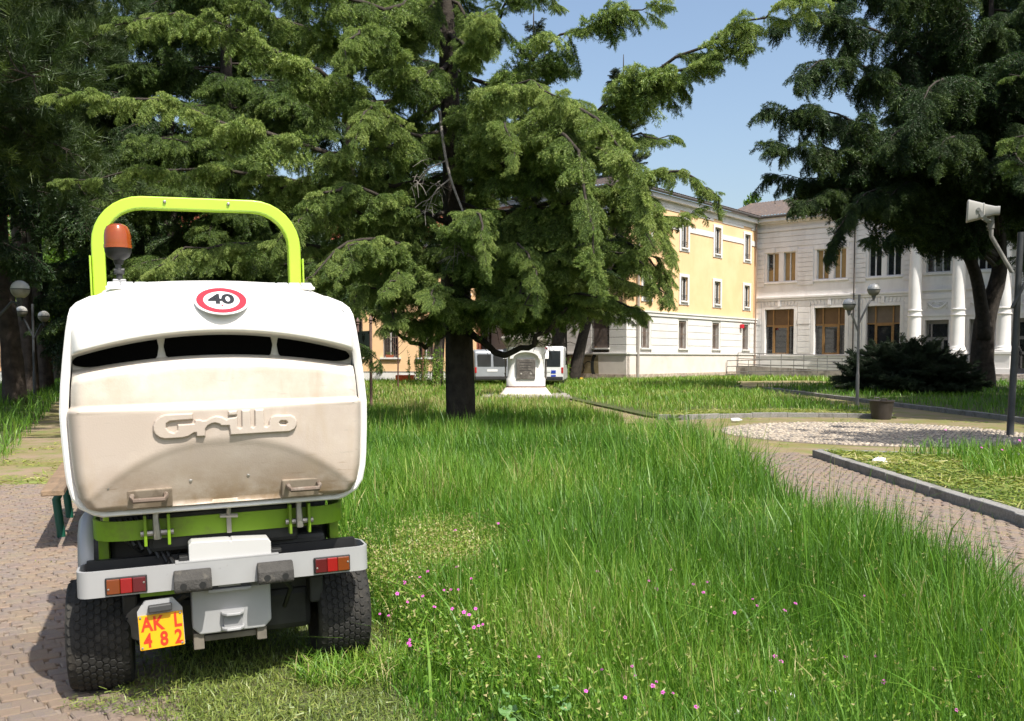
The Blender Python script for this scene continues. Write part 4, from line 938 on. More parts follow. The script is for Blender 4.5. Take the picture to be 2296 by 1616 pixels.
def spray_mesh(name, m, seed, droop=.30, sides=15, sl=.46, hang=.35, nl=.075, nw=.013, k=6, step=.034, stiff=0.):
    """one unit-long side spray: a drooping twig with side twigs, needles in tufts all along"""
    global rng
    keep = rng; rng = np.random.default_rng(seed)
    lines = []
    def curve_(p, d, ln, dr, n=7):
        t = np.linspace(0,1,n)[:,None]; q = np.array(p)+np.array(d)*ln*t; q[:,2] -= dr*ln*t[:,0]**1.7; return q
    c = curve_((0,0,0), (1,rng.normal(0,.05),.10), 1., droop); lines.append(c)
    for i in range(sides):
        x = .06+.90*(i+rng.uniform(0,.8))/sides; p = np.array([np.interp(x, np.linspace(0,1,7), c[:,q]) for q in range(3)])
        sgn = 1 if i % 2 else -1; a = R(rng.uniform(32,62)); l = sl*(1-.72*x)*rng.uniform(.6,1.15)+.07
        d = np.array([math.cos(a), sgn*math.sin(a), rng.uniform(-.15,.15)+stiff]); q = curve_(p, d, l, hang+rng.uniform(0,.4)); lines.append(q)
        for j in range(3):
            y = rng.uniform(.3,.95); pp = q[0]+(q[-1]-q[0])*y; dd = np.array([math.cos(a)*.5+rng.normal(0,.3), sgn*.3+rng.normal(0,.3), -.5+stiff]); dd /= np.linalg.norm(dd)
            lines.append(curve_(pp, dd, l*.42, hang))
    X, AX, T = [], [], []
    for q in lines:
        L = np.linalg.norm(np.diff(q,axis=0),axis=1).sum(); n = max(2, int(L/step)); s_ = np.linspace(.08,1,n); cm = np.linspace(0,1,len(q))
        P = np.stack([np.interp(s_, cm, q[:,i]) for i in range(3)],1); A_ = norm(np.gradient(P, axis=0)) if n > 1 else np.array([[1.,0,0]])
        X.append(P); AX.append(A_); T.append(.40*s_**1.3-.10+rng.uniform(-.06,.06))  # tips lighter as young growth, inner needles darkened as painted shade between boughs
    V, F, t = needles(np.vstack(X), np.vstack(AX), k, nl, nw, np.concatenate(T), .62, -.02)
    tw = MB()
    for q in lines[:1]+lines[1::4]: tw.tube([tuple(p) for p in q[::2]], [.010,.008,.006,.003][:len(q[::2])], 3, cap=False)
    n0 = len(V); tv = np.array(tw.v); tf = []
    for f in tw.f: tf += [(f[0],f[1],f[2]),(f[0],f[2],f[3])]
    me = npmesh(name, np.vstack([V,tv]), np.vstack([F,np.array(tf)+n0]), np.r_[t, np.full(len(tv),-.5)])
    me.materials.append(m); me.materials.append(BARK); me.polygons.foreach_set('material_index', np.r_[np.zeros(len(F),np.int32), np.ones(len(tf),np.int32)])
    rng = keep; return me
def brush_mesh(name, m, seed):
    """pine shoot: stem with long needles standing off all round"""
    global rng
    keep = rng; rng = np.random.default_rng(seed)
    x = np.repeat(np.linspace(.15,1,16), 9); X = np.stack([x, np.zeros_like(x), -.10*x*x],1); AX = np.tile(np.array([[1.,0,.1]]),(len(x),1))
    V, F, t = needles(X, AX, 1, .52, .030, .25*x, .50, 0.); me = npmesh(name, V, F, t); me.materials.append(m); rng = keep; return me
SETS = {}
def sprayset(key, meshes):
    g = bpy.data.node_groups.new('foliage_'+key, 'GeometryNodeTree')
    g.interface.new_socket('Geometry', in_out='INPUT', socket_type='NodeSocketGeometry'); g.interface.new_socket('Geometry', in_out='OUTPUT', socket_type='NodeSocketGeometry')
    N = g.nodes; gi, go = N.new('NodeGroupInput'), N.new('NodeGroupOutput'); ip = N.new('GeometryNodeInstanceOnPoints'); jn = N.new('GeometryNodeJoinGeometry')
    for me in meshes[::-1]:
        o = bpy.data.objects.new(me.name, me); oi = N.new('GeometryNodeObjectInfo'); oi.inputs['Object'].default_value = o
        gt = N.new('GeometryNodeGeometryToInstance'); g.links.new(oi.outputs['Geometry'], gt.inputs[0]); g.links.new(gt.outputs[0], jn.inputs[0])
    def na(nm, ty): q = N.new('GeometryNodeInputNamedAttribute'); q.data_type = ty; q.inputs['Name'].default_value = nm; return q.outputs['Attribute']
    g.links.new(gi.outputs[0], ip.inputs['Points']); g.links.new(jn.outputs[0], ip.inputs['Instance']); ip.inputs['Pick Instance'].default_value = True
    g.links.new(na('idx','INT'), ip.inputs['Instance Index']); g.links.new(na('rot','FLOAT_VECTOR'), ip.inputs['Rotation']); g.links.new(na('scl','FLOAT'), ip.inputs['Scale'])
    g.links.new(ip.outputs[0], go.inputs[0]); SETS[key] = (g, len(meshes)); return g
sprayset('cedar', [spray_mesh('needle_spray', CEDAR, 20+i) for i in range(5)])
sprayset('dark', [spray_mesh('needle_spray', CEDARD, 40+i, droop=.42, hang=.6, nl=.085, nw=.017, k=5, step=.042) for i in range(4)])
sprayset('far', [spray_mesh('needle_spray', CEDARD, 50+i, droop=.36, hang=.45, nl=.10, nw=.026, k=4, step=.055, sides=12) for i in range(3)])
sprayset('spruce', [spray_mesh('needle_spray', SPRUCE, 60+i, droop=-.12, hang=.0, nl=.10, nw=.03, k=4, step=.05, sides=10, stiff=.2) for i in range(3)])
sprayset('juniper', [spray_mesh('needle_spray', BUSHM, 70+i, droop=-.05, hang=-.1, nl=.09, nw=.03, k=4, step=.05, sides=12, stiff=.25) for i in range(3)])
sprayset('pine', [brush_mesh('needle_brush', PINE, 80+i) for i in range(4)])
class Sprays:
    def __init__(s): s.p = []; s.d = []; s.u = []; s.s = []; s.t = []
    def add(s, p, d, u, sc_, t): s.p.append(p); s.d.append(d); s.u.append(u); s.s.append(sc_); s.t.append(t)
    def build(s, name, key, parent):
        g, nv = SETS[key]; P = np.vstack(s.p); D = np.vstack(s.d); U_ = np.vstack(s.u); n = len(P)
        X = norm(D); Y = norm(np.cross(U_, X)); Z = np.cross(X, Y)
        rot = np.empty((n,3), np.float32)
        for i in range(n): rot[i] = Matrix(((X[i,0],Y[i,0],Z[i,0]),(X[i,1],Y[i,1],Z[i,1]),(X[i,2],Y[i,2],Z[i,2]))).to_euler()
        off = np.array(tuple(parent.location)); me = bpy.data.meshes.new(name); me.vertices.add(n); me.vertices.foreach_set('co', (P-off).astype(np.float32).ravel())
        for nm, ty, v in (('rot','FLOAT_VECTOR',rot),('scl','FLOAT',np.concatenate(s.s)),('tone','FLOAT',np.concatenate(s.t)),('idx','INT',rng.integers(0,nv,n))):
            a = me.attributes.new(nm, ty, 'POINT'); a.data.foreach_set('vector' if ty == 'FLOAT_VECTOR' else 'value', np.ascontiguousarray(v, np.int32 if ty == 'INT' else np.float32).ravel())
        me.update(); o = bpy.data.objects.new(name, me); col.objects.link(o); o.parent = parent; o['kind'] = 'stuff'
        md = o.modifiers.new('foliage', 'NODES'); md.node_group = g; return o
def bough(cr, tw, P, size, dens=1., s0=.12, tone=0., pend=.35):
    """set side sprays along limb path P, flat on top with a hanging fringe below"""
    P = np.asarray(P); seg = np.linalg.norm(np.diff(P, axis=0), axis=1); L = seg.sum(); cum = np.r_[0, np.cumsum(seg)]/L
    ns = max(6, int(L/size*7.5*dens)); s = s0+(1-s0)*rng.uniform(0,1,ns)**.85
    base = np.stack([np.interp(s, cum, P[:,i]) for i in range(3)], 1)
    e = .02; tan = norm(np.stack([np.interp(np.minimum(1,s+e), cum, P[:,i])-np.interp(np.maximum(0,s-e), cum, P[:,i]) for i in range(3)], 1))
    side = norm(np.cross(tan, np.array([0,0,1.])))*rng.choice([-1,1], (ns,1))
    fr = rng.random(ns) < pend                       # pendulous ones make the fringe
    d = tan*rng.uniform(.25,1.0,(ns,1))+side*rng.uniform(.15,1.,(ns,1))
    d[:,2] += np.where(fr, -rng.uniform(.5,1.5,ns), rng.uniform(-.25,.22,ns)); d = norm(d)
    tip = s > .93; d[tip] = norm(tan[tip]+rng.normal(0,.35,(tip.sum(),3)))
    u = np.array([0,0,1.])+rng.normal(0,.22,(ns,3))+tan*.2
    prof = np.minimum(1, .45+(s-s0)/.3)*(1-.55*np.maximum(0,(s-.45)/.55))
    sc_ = size*prof*rng.uniform(.6,1.15,ns)
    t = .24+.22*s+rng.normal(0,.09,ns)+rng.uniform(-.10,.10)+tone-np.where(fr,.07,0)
    cr.add(base+rng.normal(0,.03*size,base.shape), d, u, sc_, t)
def limb(tw, P, r0, r1, n=7):
    P = np.asarray(P); k = len(P); tw.tube([tuple(p) for p in P], list(np.linspace(r0, r1, k)), n)
def trunk(name, pts, radii, m, parent, n=14, wob=.12):
    P = resamp(pts, 22); rr = np.interp(np.linspace(0,1,22), np.linspace(0,1,len(radii)), radii)
    mb = MB(); mb.tube([tuple(p) for p in P], list(rr), n)
    v = np.array(mb.v); ang = np.arange(len(v)) % n
    for i in range(len(v)):
        q = P[min(i//n, 21)]; f = 1+wob*math.sin(ang[i]*2.3+i//n*.35)+rng.uniform(-.05,.05); v[i] = q+(v[i]-q)*f
    mb.v = [tuple(x) for x in v]
    return put(mb, name, m, parent, world=True, smooth='all'), P
def auto_path(p0, az, ln, rise, droop, n=9):
    d = np.array([math.cos(az), math.sin(az), 0.]); t = np.linspace(0,1,n)[:,None]
    wob = np.array([-d[1], d[0], 0])*rng.normal(0,.10*ln)
    return np.array(p0)+d*ln*t+np.array([0,0,1.])*(rise*t-droop*t**2.2)+wob*t*t
def tz(P, z):   # point on a trunk path at height z
    return np.array([np.interp(z, P[:,2], P[:,i]) for i in range(2)]+[z])
def PX(L): return [tuple(at(*q)) for q in L]

def cedar(name, base, label, H, r, boughs, auto, key='far', dens=1., size=.7, group='conifers in the park', lean=(0,0), stem=None, tone=0., spread=1., pend=.35, curtain=()):
    b = Vector(base); t = root(name, b, label, 'tree', group)
    tr, P = trunk('trunk', stem or [b+Vector((0,0,-.1)), b+Vector((lean[0]*.3,lean[1]*.3,H*.35)), b+Vector((lean[0]*.8,lean[1]*.8,H*.7)), b+Vector((lean[0],lean[1],H))], [r*1.25,r*.95,r*.66,r*.36,.04], BARK, t)
    cr = Sprays(); tw = MB()
    for z0, pts, sp in boughs:
        path = resamp([tuple(tz(P,z0))]+PX(pts), 14); path[1:] += rng.normal(0,.045,(13,3)); L = np.linalg.norm(np.diff(path,axis=0),axis=1).sum()
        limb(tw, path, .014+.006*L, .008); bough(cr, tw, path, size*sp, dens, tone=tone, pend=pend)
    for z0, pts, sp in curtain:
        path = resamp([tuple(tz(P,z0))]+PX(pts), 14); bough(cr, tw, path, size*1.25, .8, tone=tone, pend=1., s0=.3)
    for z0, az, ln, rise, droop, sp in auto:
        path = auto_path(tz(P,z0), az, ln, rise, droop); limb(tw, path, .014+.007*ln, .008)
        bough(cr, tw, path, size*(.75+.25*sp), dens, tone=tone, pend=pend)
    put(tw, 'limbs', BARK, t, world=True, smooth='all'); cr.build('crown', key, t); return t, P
def whorls(z0, z1, n, lf, az0=0, az1=2*math.pi, rise=.12, droop=.28, sp=.9):
    out = []
    for i in range(n):
        z = z0+(z1-z0)*(i+random.uniform(0,.9))/n; f = (z-z0)/(z1-z0); ln = lf(f)*random.uniform(.75,1.12)
        out.append((z, random.uniform(az0,az1), ln, ln*rise*random.uniform(.2,1.8), ln*droop*random.uniform(.5,1.4), sp*ln/4.))
    return out
# --- the big cedar in the middle
main_b = [
 (5.2,[(850,345,16),(650,330,15),(480,268,14.5),(300,222,14),(115,215,13.5)],1.0),
 (3.9,[(850,450,16.5),(600,392,15.5),(400,380,15),(140,412,14.5)],.9),
 (6.6,[(850,240,16.5),(700,150,15.5),(560,80,15),(420,35,14.5),(245,55,14)],1.15),
 (7.6,[(800,110,16.5),(600,20,16),(430,-70,15)],1.2),
 (8.6,[(850,20,16),(650,-90,15),(480,-150,14)],1.2),
 (3.0,[(800,560,17),(600,548,16),(430,565,15.2),(348,612,15)],.85),
 (4.6,[(820,400,16),(650,420,15.5),(480,470,15)],.8),
 (3.6,[(900,470,16),(800,415,15),(700,450,14.3),(650,530,14)],.85),
 (2.9,[(930,560,16.2),(800,545,15),(705,605,14.2),(672,665,14)],.85),
 (2.6,[(930,660,16.5),(840,645,15.5),(775,690,15)],.8),
 (3.2,[(900,620,16),(850,560,15),(800,560,14.5),(760,640,14.2)],.8),
 (5.6,[(1130,300,16),(1250,228,15),(1330,262,14),(1400,345,13.6),(1465,485,13.4)],1.15),
 (5.0,[(1120,380,16),(1230,305,15),(1290,335,13.8),(1325,480,13.2),(1330,640,13)],1.05),
 (4.7,[(1130,400,16),(1300,330,15),(1400,390,14.4),(1460,560,14.2)],1.0),
 (4.4,[(1150,480,16.5),(1300,435,15.6),(1470,385,15),(1560,405,14.8),(1608,470,14.7)],.8),
 (3.9,[(1180,520,16.5),(1350,485,15.5),(1480,478,15),(1590,488,14.8)],.95),
 (3.5,[(1180,580,16.5),(1330,540,15.6),(1440,560,15),(1500,640,14.8)],1.0),
 (6.2,[(1150,350,17),(1300,268,16.5),(1420,185,16),(1560,105,15.5),(1700,40,15),(1810,-10,14.6)],1.5),
 (6.0,[(1180,360,17),(1320,280,16.4),(1440,200,15.8),(1560,140,15.3),(1660,110,15)],1.2),
 (4.2,[(900,500,16.5),(790,465,15.5),(690,485,15),(610,540,14.8)],1.0),
 (3.9,[(880,530,17),(760,510,16.6),(640,520,16.2)],1.0),
 (5.9,[(1180,380,17),(1330,330,16.2),(1420,300,15.6),(1500,320,15.3)],.9),
 (7.2,[(1100,200,17),(1200,125,16.5),(1350,45,16),(1480,0,15.5)],1.35),
 (6.0,[(1050,260,16),(1120,212,14.8),(1200,185,14),(1262,245,13.4)],1.0),
 (4.6,[(1060,340,16),(1110,275,15),(1140,290,14),(1155,375,13.6)],.75),
 (7.0,[(930,180,16),(850,95,15),(800,65,14),(780,145,13.5)],.95),
 (5.6,[(930,300,16),(860,245,15),(820,245,14.3),(792,330,14)],.85),
 (2.9,[(1150,640,16.5),(1280,565,15.5),(1400,565,14.8),(1490,645,14.5)],1.05),
 (2.5,[(1150,700,17),(1280,662,16),(1390,675,15.5),(1440,705,15.3)],.95),
 (2.4,[(950,720,16.5),(900,700,15.5),(862,730,15)],.75),
 (2.5,[(1000,690,16),(980,640,15),(962,685,14)],.75),
 (2.7,[(1090,690,16),(1150,650,15),(1200,690,14.3)],.8),
 (3.4,[(1030,560,15.8),(1060,485,14.5),(1080,505,13.6),(1092,600,13.2)],.85),
 (3.0,[(1080,620,16),(1130,562,15),(1180,582,14.2),(1212,680,13.8)],.85),
 (2.7,[(960,640,16),(900,620,15),(860,660,14.2)],.8),
 (3.2,[(1200,600,16),(1350,540,15.5),(1450,580,15),(1500,660,14.8)],1.),
 (4.2,[(1200,470,16),(1350,420,15.2),(1450,450,14.8),(1510,560,14.5)],1.),
 (2.4,[(1180,710,16.8),(1320,690,16.2),(1430,712,15.8)],.9),
 (3.0,[(1180,650,17.5),(1320,620,17.2),(1450,650,17)],1.),
 (8.6,[(930,60,17),(850,-10,16.5),(760,-30,16)],1.),
 (6.4,[(900,260,17.4),(780,200,17),(660,190,16.8)],1.),
 (8.2,[(1100,60,17),(1150,-10,16.4),(1230,-60,16)],.9),
 (7.6,[(1060,110,16),(1080,40,15),(1085,40,14)],.7),
]
auto = whorls(2.6, 14.5, 26, lambda f: 4.4-3.2*f, R(15), R(165), sp=1.0)+whorls(8.5, 14.8, 24, lambda f: 3.4-2.4*f, sp=1.0)
mt, MP = cedar('cedar_tree', (-.98,17.75,0), 'big cedar with bare lower trunk standing in the middle of the tall grass', 15.5, .225, main_b, auto, key='cedar', dens=1.2, size=.60, lean=(-.5,.2), tone=.14)
lb = MB()
for pts, r0, r1 in (([(1050,742,17.7),(1100,782,17.2),(1150,792,16.8),(1200,770,16.5),(1245,725,16.2),(1270,690,16)],.075,.028),([(1005,735,17.6),(972,758,17.2),(940,770,16.9),(903,758,16.6),(880,735,16.4),(865,700,16.2)],.055,.02)):
    q_ = resamp(PX(pts), 16); q_[1:-1] += rng.normal(0,.035,(14,3)); limb(lb, q_, r0, r1, 8)
for i in range(46):
    x = random.uniform(1060,1260); y = random.uniform(700,775); p = np.array(tuple(at(x,y,17+random.uniform(-.8,.8)))); q = p+np.array([random.uniform(-.35,.35),random.uniform(-.3,.3),random.uniform(-.35,.05)])
    lb.tube([p,(p+q)/2+np.array([0,0,.05]),q], [.009,.007,.004], 3)
put(lb, 'low_limbs', BARK, mt, world=True, smooth='all')
db = MB()
dp = resamp(PX([(985,250,16.6),(995,330,16),(1010,400,15.6),(1040,480,15.3)]), 12); limb(db, dp, .03, .018, 6)
for pts in ([(1040,480,15.3),(1022,530,15.2),(1018,575,15.2)],[(1040,480,15.3),(1048,530,15.3),(1050,575,15.3)],[(1000,360,15.8),(960,380,15.6),(930,420,15.5)],[(1010,400,15.6),(975,430,15.4),(960,470,15.4)]):
    limb(db, resamp(PX(pts), 8), .014, .006, 5)
    for q in pts[1:]:
        for j in range(9):
            a = np.array(tuple(at(q[0]+random.uniform(-12,12),q[1]+random.uniform(-30,5),q[2]))); b = a+np.array([random.uniform(-.28,.28),random.uniform(-.2,.2),random.uniform(-.28,-.02)]); db.tube([a,(a+b)/2+np.array([0,0,.03]),b], [.006,.005,.003], 3)
put(db, 'dead_bough', TWIG, mt, world=True)
# --- dark cedar on the right
rt_b = [
 (7.0,[(2120,380,38),(1980,300,36),(1850,250,35),(1722,245,34)],2.2),
 (6.4,[(2100,430,38),(1980,370,36),(1850,330,35),(1735,330,34)],2.1),
 (6.0,[(2080,460,39),(1960,420,38),(1840,400,37),(1725,395,36)],2.0),
 (5.6,[(2080,470,38),(1950,425,36),(1860,430,35),(1780,465,34)],1.3),
 (5.3,[(2060,450,37),(1960,430,35.5),(1895,480,34.5),(1855,580,34)],.8),
 (5.8,[(2050,460,36),(1980,430,34),(1930,445,33),(1900,490,32.6)],1.1),
 (5.8,[(2120,450,37),(2060,410,35),(2010,425,34),(1985,470,33.5)],1.2),
 (8.5,[(2110,260,38),(1980,170,36),(1870,130,35),(1790,165,34)],2.2),
 (9.5,[(2120,180,39),(1990,80,37),(1860,30,36),(1750,50,35)],2.2),
 (11,[(2120,60,39),(2000,-40,38),(1860,-60,37),(1800,-20,36)],2.2),
 (7.5,[(2150,330,37),(2080,280,34),(2020,290,32),(1985,340,31)],2.0),
 (8.8,[(2180,230,37),(2130,180,34),(2090,190,32),(2060,250,31)],2.0),
 (7.0,[(2180,360,36),(2140,310,33),(2110,325,31.5),(2100,370,31)],1.5),
 (6.6,[(2230,390,38),(2260,350,35),(2290,365,33),(2300,410,32)],1.4),
 (7.8,[(2250,330,38),(2310,280,36),(2400,290,35)],2.0),
 (9.5,[(2250,180,37),(2300,120,34),(2340,150,32)],2.0),
 (12,[(2150,0,37),(2080,-60,35),(2020,-20,33)],2.2),
]
auto = whorls(7.6, 20, 50, lambda f: 8.2-5.5*f, sp=1.8, droop=.15)
rb_ = gnd(2205,873)
rt, RP = cedar('cedar_tree', rb_, 'dark spreading cedar with forked trunk in front of the columned building', 21, .42, rt_b, auto, key='dark', dens=1.2, size=.92, pend=.5, curtain=rt_b[:7],
   stem=[tuple(rb_+Vector((0,0,-.1))), tuple(at(2203,780,40.8)), tuple(at(2212,700,40.8)), tuple(at(2238,610,40.8)), tuple(at(2236,480,40.9)), tuple(at(2225,260,41)), tuple(at(2222,50,41)), tuple(at(2222,-250,41))], tone=.10)
lb = MB(); limb(lb, resamp(PX([(2205,760,40.6),(2200,690,40.5),(2178,590,40.3),(2120,510,40),(2060,450,39.5),(1990,430,39)]), 18), .32, .11, 10)
limb(lb, resamp(PX([(2130,520,40),(2150,440,40.2),(2165,330,40.4),(2170,150,40.6)]), 14), .28, .1, 9); put(lb, 'fork_limb', BARK, rt, world=True, smooth='all')
# --- cedars outside the right edge whose boughs and shade reach in
o_b = [(4.6,[(2420,330,13),(2330,300,13.2),(2262,330,13.3)],.7),(5.4,[(2450,200,13),(2350,150,13.3),(2262,170,13.5)],.7),(4.4,[(2440,400,13),(2350,350,13.2),(2268,375,13.4)],.6)]
cedar('cedar_tree', (10.4,11.2,0), 'lighter green cedar whose boughs reach in at the right edge above the speaker pole', 11, .22, o_b, whorls(3.8, 10.8, 36, lambda f: 4.2-2.6*f, R(-100), R(125), sp=1.0), key='cedar', dens=.8, size=.8)
cedar('cedar_tree', (21.5,23.5,0), 'tall cedar standing off to the right and shading the far lawn', 19, .4, [], whorls(4.5, 18.5, 42, lambda f: 7.0-4.5*f, sp=1.6), dens=1.4, size=1.5)
cedar('cedar_tree', (24.2,31.5,0), 'tall cedar behind the speaker pole outside the right edge', 18, .4, [], whorls(4.2, 17.5, 36, lambda f: 6.2-4*f, sp=1.6), dens=1.4, size=1.5)
cedar('cedar_tree', (17.8,17.2,0), 'cedar outside the right edge shading the lawn beyond the tub', 22, .4, [], whorls(4.0, 21, 60, lambda f: 6.2-3.0*f, sp=1.5), dens=1.4, size=1.3)
cedar('cedar_tree', (-14.6,22,0), 'dense dark cedar outside the left edge above the lamps', 17, .4, [], whorls(3.6, 16.5, 44, lambda f: 5.6-3.4*f, sp=1.5), dens=1.0, size=1.2)
cedar('cedar_tree', (-5.5,31.5,0), 'cedar directly behind the big one filling its lower left side', 18, .3, [], whorls(3.4, 17.5, 56, lambda f: 4.8-3.2*f, sp=1.2), dens=1.0, size=1.0, tone=.2)
cedar('cedar_tree', (-17.5,39,0), 'dark cedar closing the view behind the left path lamps', 16, .3, [], whorls(2.6, 15.5, 50, lambda f: 5.4-3.4*f, sp=1.4), dens=1.0, size=1.2)
# --- trees behind
cedar('cedar_tree', (-8.2,27,0), 'cedar behind the mower with dense shaded lower boughs', 15, .3, [], whorls(2.4, 14.5, 74, lambda f: 5.4-3.6*f, sp=1.2), key='cedar', dens=1.0, size=.95, tone=-.1)
cedar('cedar_tree', (-13.2,36,0), 'tall cedar far behind the roll bar near the yellow house', 18, .33, [], whorls(3.4, 17.5, 64, lambda f: 6.4-4.2*f, sp=1.4), dens=.9, size=1.2, tone=.15)
b_ = gnd(978,858); b_ = Vector((b_.x*.86, b_.y*.86, 0))
cedar('cedar_tree', b_, 'dark leaning tree just to the left of the big cedar trunk', 13, .22, [], whorls(6.0, 12.5, 30, lambda f: 4.4-3*f, sp=1.3), dens=.8, size=1.1, lean=(1.2,0), tone=.1)
for (px_, lab, ln_) in ((1254,'straight grey-barked tree right of the white monument',(0,0)),(1282,'thin leaning tree in front of the graffiti wall',(3.2,0))):
    q = at(px_,850,50.5); cedar('cedar_tree', (q.x,q.y,0), lab, 14.5 if ln_[0] == 0 else 11, .36 if ln_[0] == 0 else .27, [], whorls(5.2, 13.5 if ln_[0] == 0 else 10.5, 26, lambda f: 3.6-2.4*f, sp=1.2), dens=.8, size=1.1, lean=ln_, tone=.1)
# --- spruces whose tops show over the big cedar
def spruce(px_, top, d, lab):
    q = at(px_, 850, d); H = at(px_, top, d).z; b = Vector((q.x,q.y,0)); t = root('spruce_tree', b, lab, 'tree', 'conifers in the park')
    trunk('trunk', [b, b+Vector((0,0,H*.5)), b+Vector((0,0,H))], [.35,.2,.02], BARK, t)
    cr = Sprays(); tw = MB()
    for i in range(110):
        f = (i+random.random())/120; z = H*(.25+.75*f); ln = max(.25, (1-f)*3.4+.25)*random.uniform(.8,1.1)
        p = auto_path((b.x,b.y,z), random.uniform(0,6.28), ln, ln*.05, ln*-.22, 6); limb(tw, p, .03, .01, 4)
        bough(cr, tw, p, .8, .8, s0=.1, pend=.1)
    put(tw, 'limbs', BARK, t, world=True); cr.build('crown', 'spruce', t)
spruce(1195, 12, 58, 'dark spruce whose pointed top rises left of the upper right bough'); spruce(1393, 122, 60, 'smaller dark spruce top showing under the long right bough')
# --- pines on the left
def pine(base, H, r, lab, z0, n, lf, stem=None, az=(0,6.283), crown=True):
    b = Vector(base); t = root('pine_tree', b, lab, 'tree', 'pines along the left path')
    tr, P = trunk('trunk', stem or [b+Vector((0,0,-.1)), b+Vector((-.3,0,H*.4)), b+Vector((-.5,0,H))], [r*1.15,r*.9,r*.7,r*.35], BARKP, t)
    cr = Sprays(); tw = MB()
    for i in range(n):
        z = z0+(H-z0)*(i+random.random())/n; ln = lf((z-z0)/(H-z0))*random.uniform(.6,1.1)
        p = auto_path(tz(P,z), random.uniform(*az), ln, ln*.25*random.uniform(.3,1.6), ln*.22*random.uniform(.2,1.5)); limb(tw, p, .02+.010*ln, .012)
        m = int(ln*22); s = rng.uniform(.25,1,m); i0 = np.minimum((s*8).astype(int), 7); base_ = p[i0]+(p[i0+1]-p[i0])*(s*8-i0)[:,None]
        off = rng.normal(0,1,(m,3))*np.array([.5,.5,.40])*(.35+.08*ln); tips = base_+off
        for a, c in zip(base_[::2], tips[::2]): tw.tube([a,(a+c)/2+np.array([0,0,-.05]),c], [.012,.009,.006], 3, cap=False)
        cr.add(tips, norm(off+rng.normal(0,.15,(m,3))+np.array([0,0,.25])), np.tile(np.array([[.1,.2,1.]]),(m,1))+rng.normal(0,.3,(m,3)), rng.uniform(.32,.52,m), rng.uniform(.05,.6,m))
    put(tw, 'limbs', BARKP, t, world=True); cr.build('crown', 'pine', t)
pb = at(64,866,34); pine((pb.x,pb.y,0), 17, .29, 'pink-barked pine trunk beside the left path lamp', 6.5, 30, lambda f: 5.2-2.6*f, stem=[(pb.x,pb.y,-.1), tuple(at(60,740,34)), tuple(at(42,500,34)), tuple(at(40,200,34)), tuple(at(50,-200,34))])
q = at(36,890,27); pine((q.x,q.y,0), 15, .27, 'dark trunk leaning to the left at the left edge of the picture', 5.5, 26, lambda f: 4.8-2*f, stem=[(q.x,q.y,-.1), tuple(at(20,740,27)), tuple(at(5,600,27)), tuple(at(-10,300,27)), tuple(at(-30,-100,27))])
q = at(101,874,38); pine((q.x,q.y,0), 16, .31, 'dark straight pine trunk nearest the mower on the left path', 7., 22, lambda f: 4.8-2*f)
pine((-10.4,15.6,0), 14, .30, 'pine with long tufted needles above the left end of the roll bar', 4.6, 38, lambda f: 5.4-2.8*f)
# --- broadleaf trees farther off
def broad(base, H, rad, lab, n=9000, size=.16, grp='leafy trees beyond the park', m=BROAD):
    b = Vector(base); t = root('leafy_tree', b, lab, 'tree', grp)
    trunk('trunk', [b, b+Vector((.1,0,H*.4)), b+Vector((0,0,H*.8))], [.3,.2,.06], BARK, t, 8)
    cl = rng.normal(0,1,(40,3)); cl = norm(cl)*rng.uniform(.3,.95,(40,1))*np.array([rad,rad,H*.36])+np.array([b.x,b.y,H*.62])
    tw = MB()
    for c in cl[::2]: tw.tube([(b.x,b.y,H*.35),tuple((np.array([b.x,b.y,H*.45])+c)/2),tuple(c)], [.07,.04,.01], 4, cap=False)
    put(tw, 'limbs', BARK, t, world=True)
    i = rng.integers(0,40,n); p = cl[i]+norm(rng.normal(0,1,(n,3)))*(rng.uniform(.2,1,(n,1))**.5)*rad*.34
    cr = Crown(); cr.add(*needles(p, norm(rng.normal(0,1,(n,3))), 2, size, size*.8, rng.uniform(.1,.9,40)[i], down=.1)); cr.build('crown', m, t)
broad((-25.5,52,0), 11, 5, 'sunlit leafy tree behind the left path lamps', 16000, .2)
broad((-32,60,0), 12, 6, 'leafy tree across the street at the far left', 12000, .24)
broad((-17.5,49,0), 9, 3.5, 'leafy tree between the yellow house and the left path', 9000, .2)
broad((-48,66,0), 14, 8, 'broad leafy tree beyond the street outside the left edge', 9000, .3)
for px_, d, lab in ((1675,105,'green tree top peeping over the roof corner'),(1780,108,'second green tree top peeping over the tiled roof')):
    q = at(px_,446,d); broad((q.x,q.y,0), q.z+1.2, 2.2, lab, 3000, .35)
# --- low dark juniper
jb = Vector((14.75,34.5,.08)); jt = root('juniper_bush', jb, 'wide low dark evergreen bush behind the lamp post and black tub', 'bush')
cr = Sprays(); tw = MB()
for i in range(230):
    a = random.uniform(0,6.28); ph = math.asin(random.uniform(.03,.999)); k_ = random.uniform(.80,1.)
    tip = np.array([jb.x+math.cos(a)*math.cos(ph)*2.85*k_, jb.y+math.sin(a)*math.cos(ph)*2.7*k_, .12+2.05*math.sin(ph)*k_*(1+.06*math.sin(a*3+1))])
    p = resamp([(jb.x+math.cos(a)*.3,jb.y+math.sin(a)*.3,.1), tuple((np.array([jb.x,jb.y,.12])+tip)/2+np.array([0,0,.12])), tuple(tip)], 7)
    limb(tw, p, .03, .008, 4); bough(cr, tw, p, .52, .85, s0=.3, pend=.1)
put(tw, 'stems', BARK, jt, world=True); cr.build('foliage', 'juniper', jt)
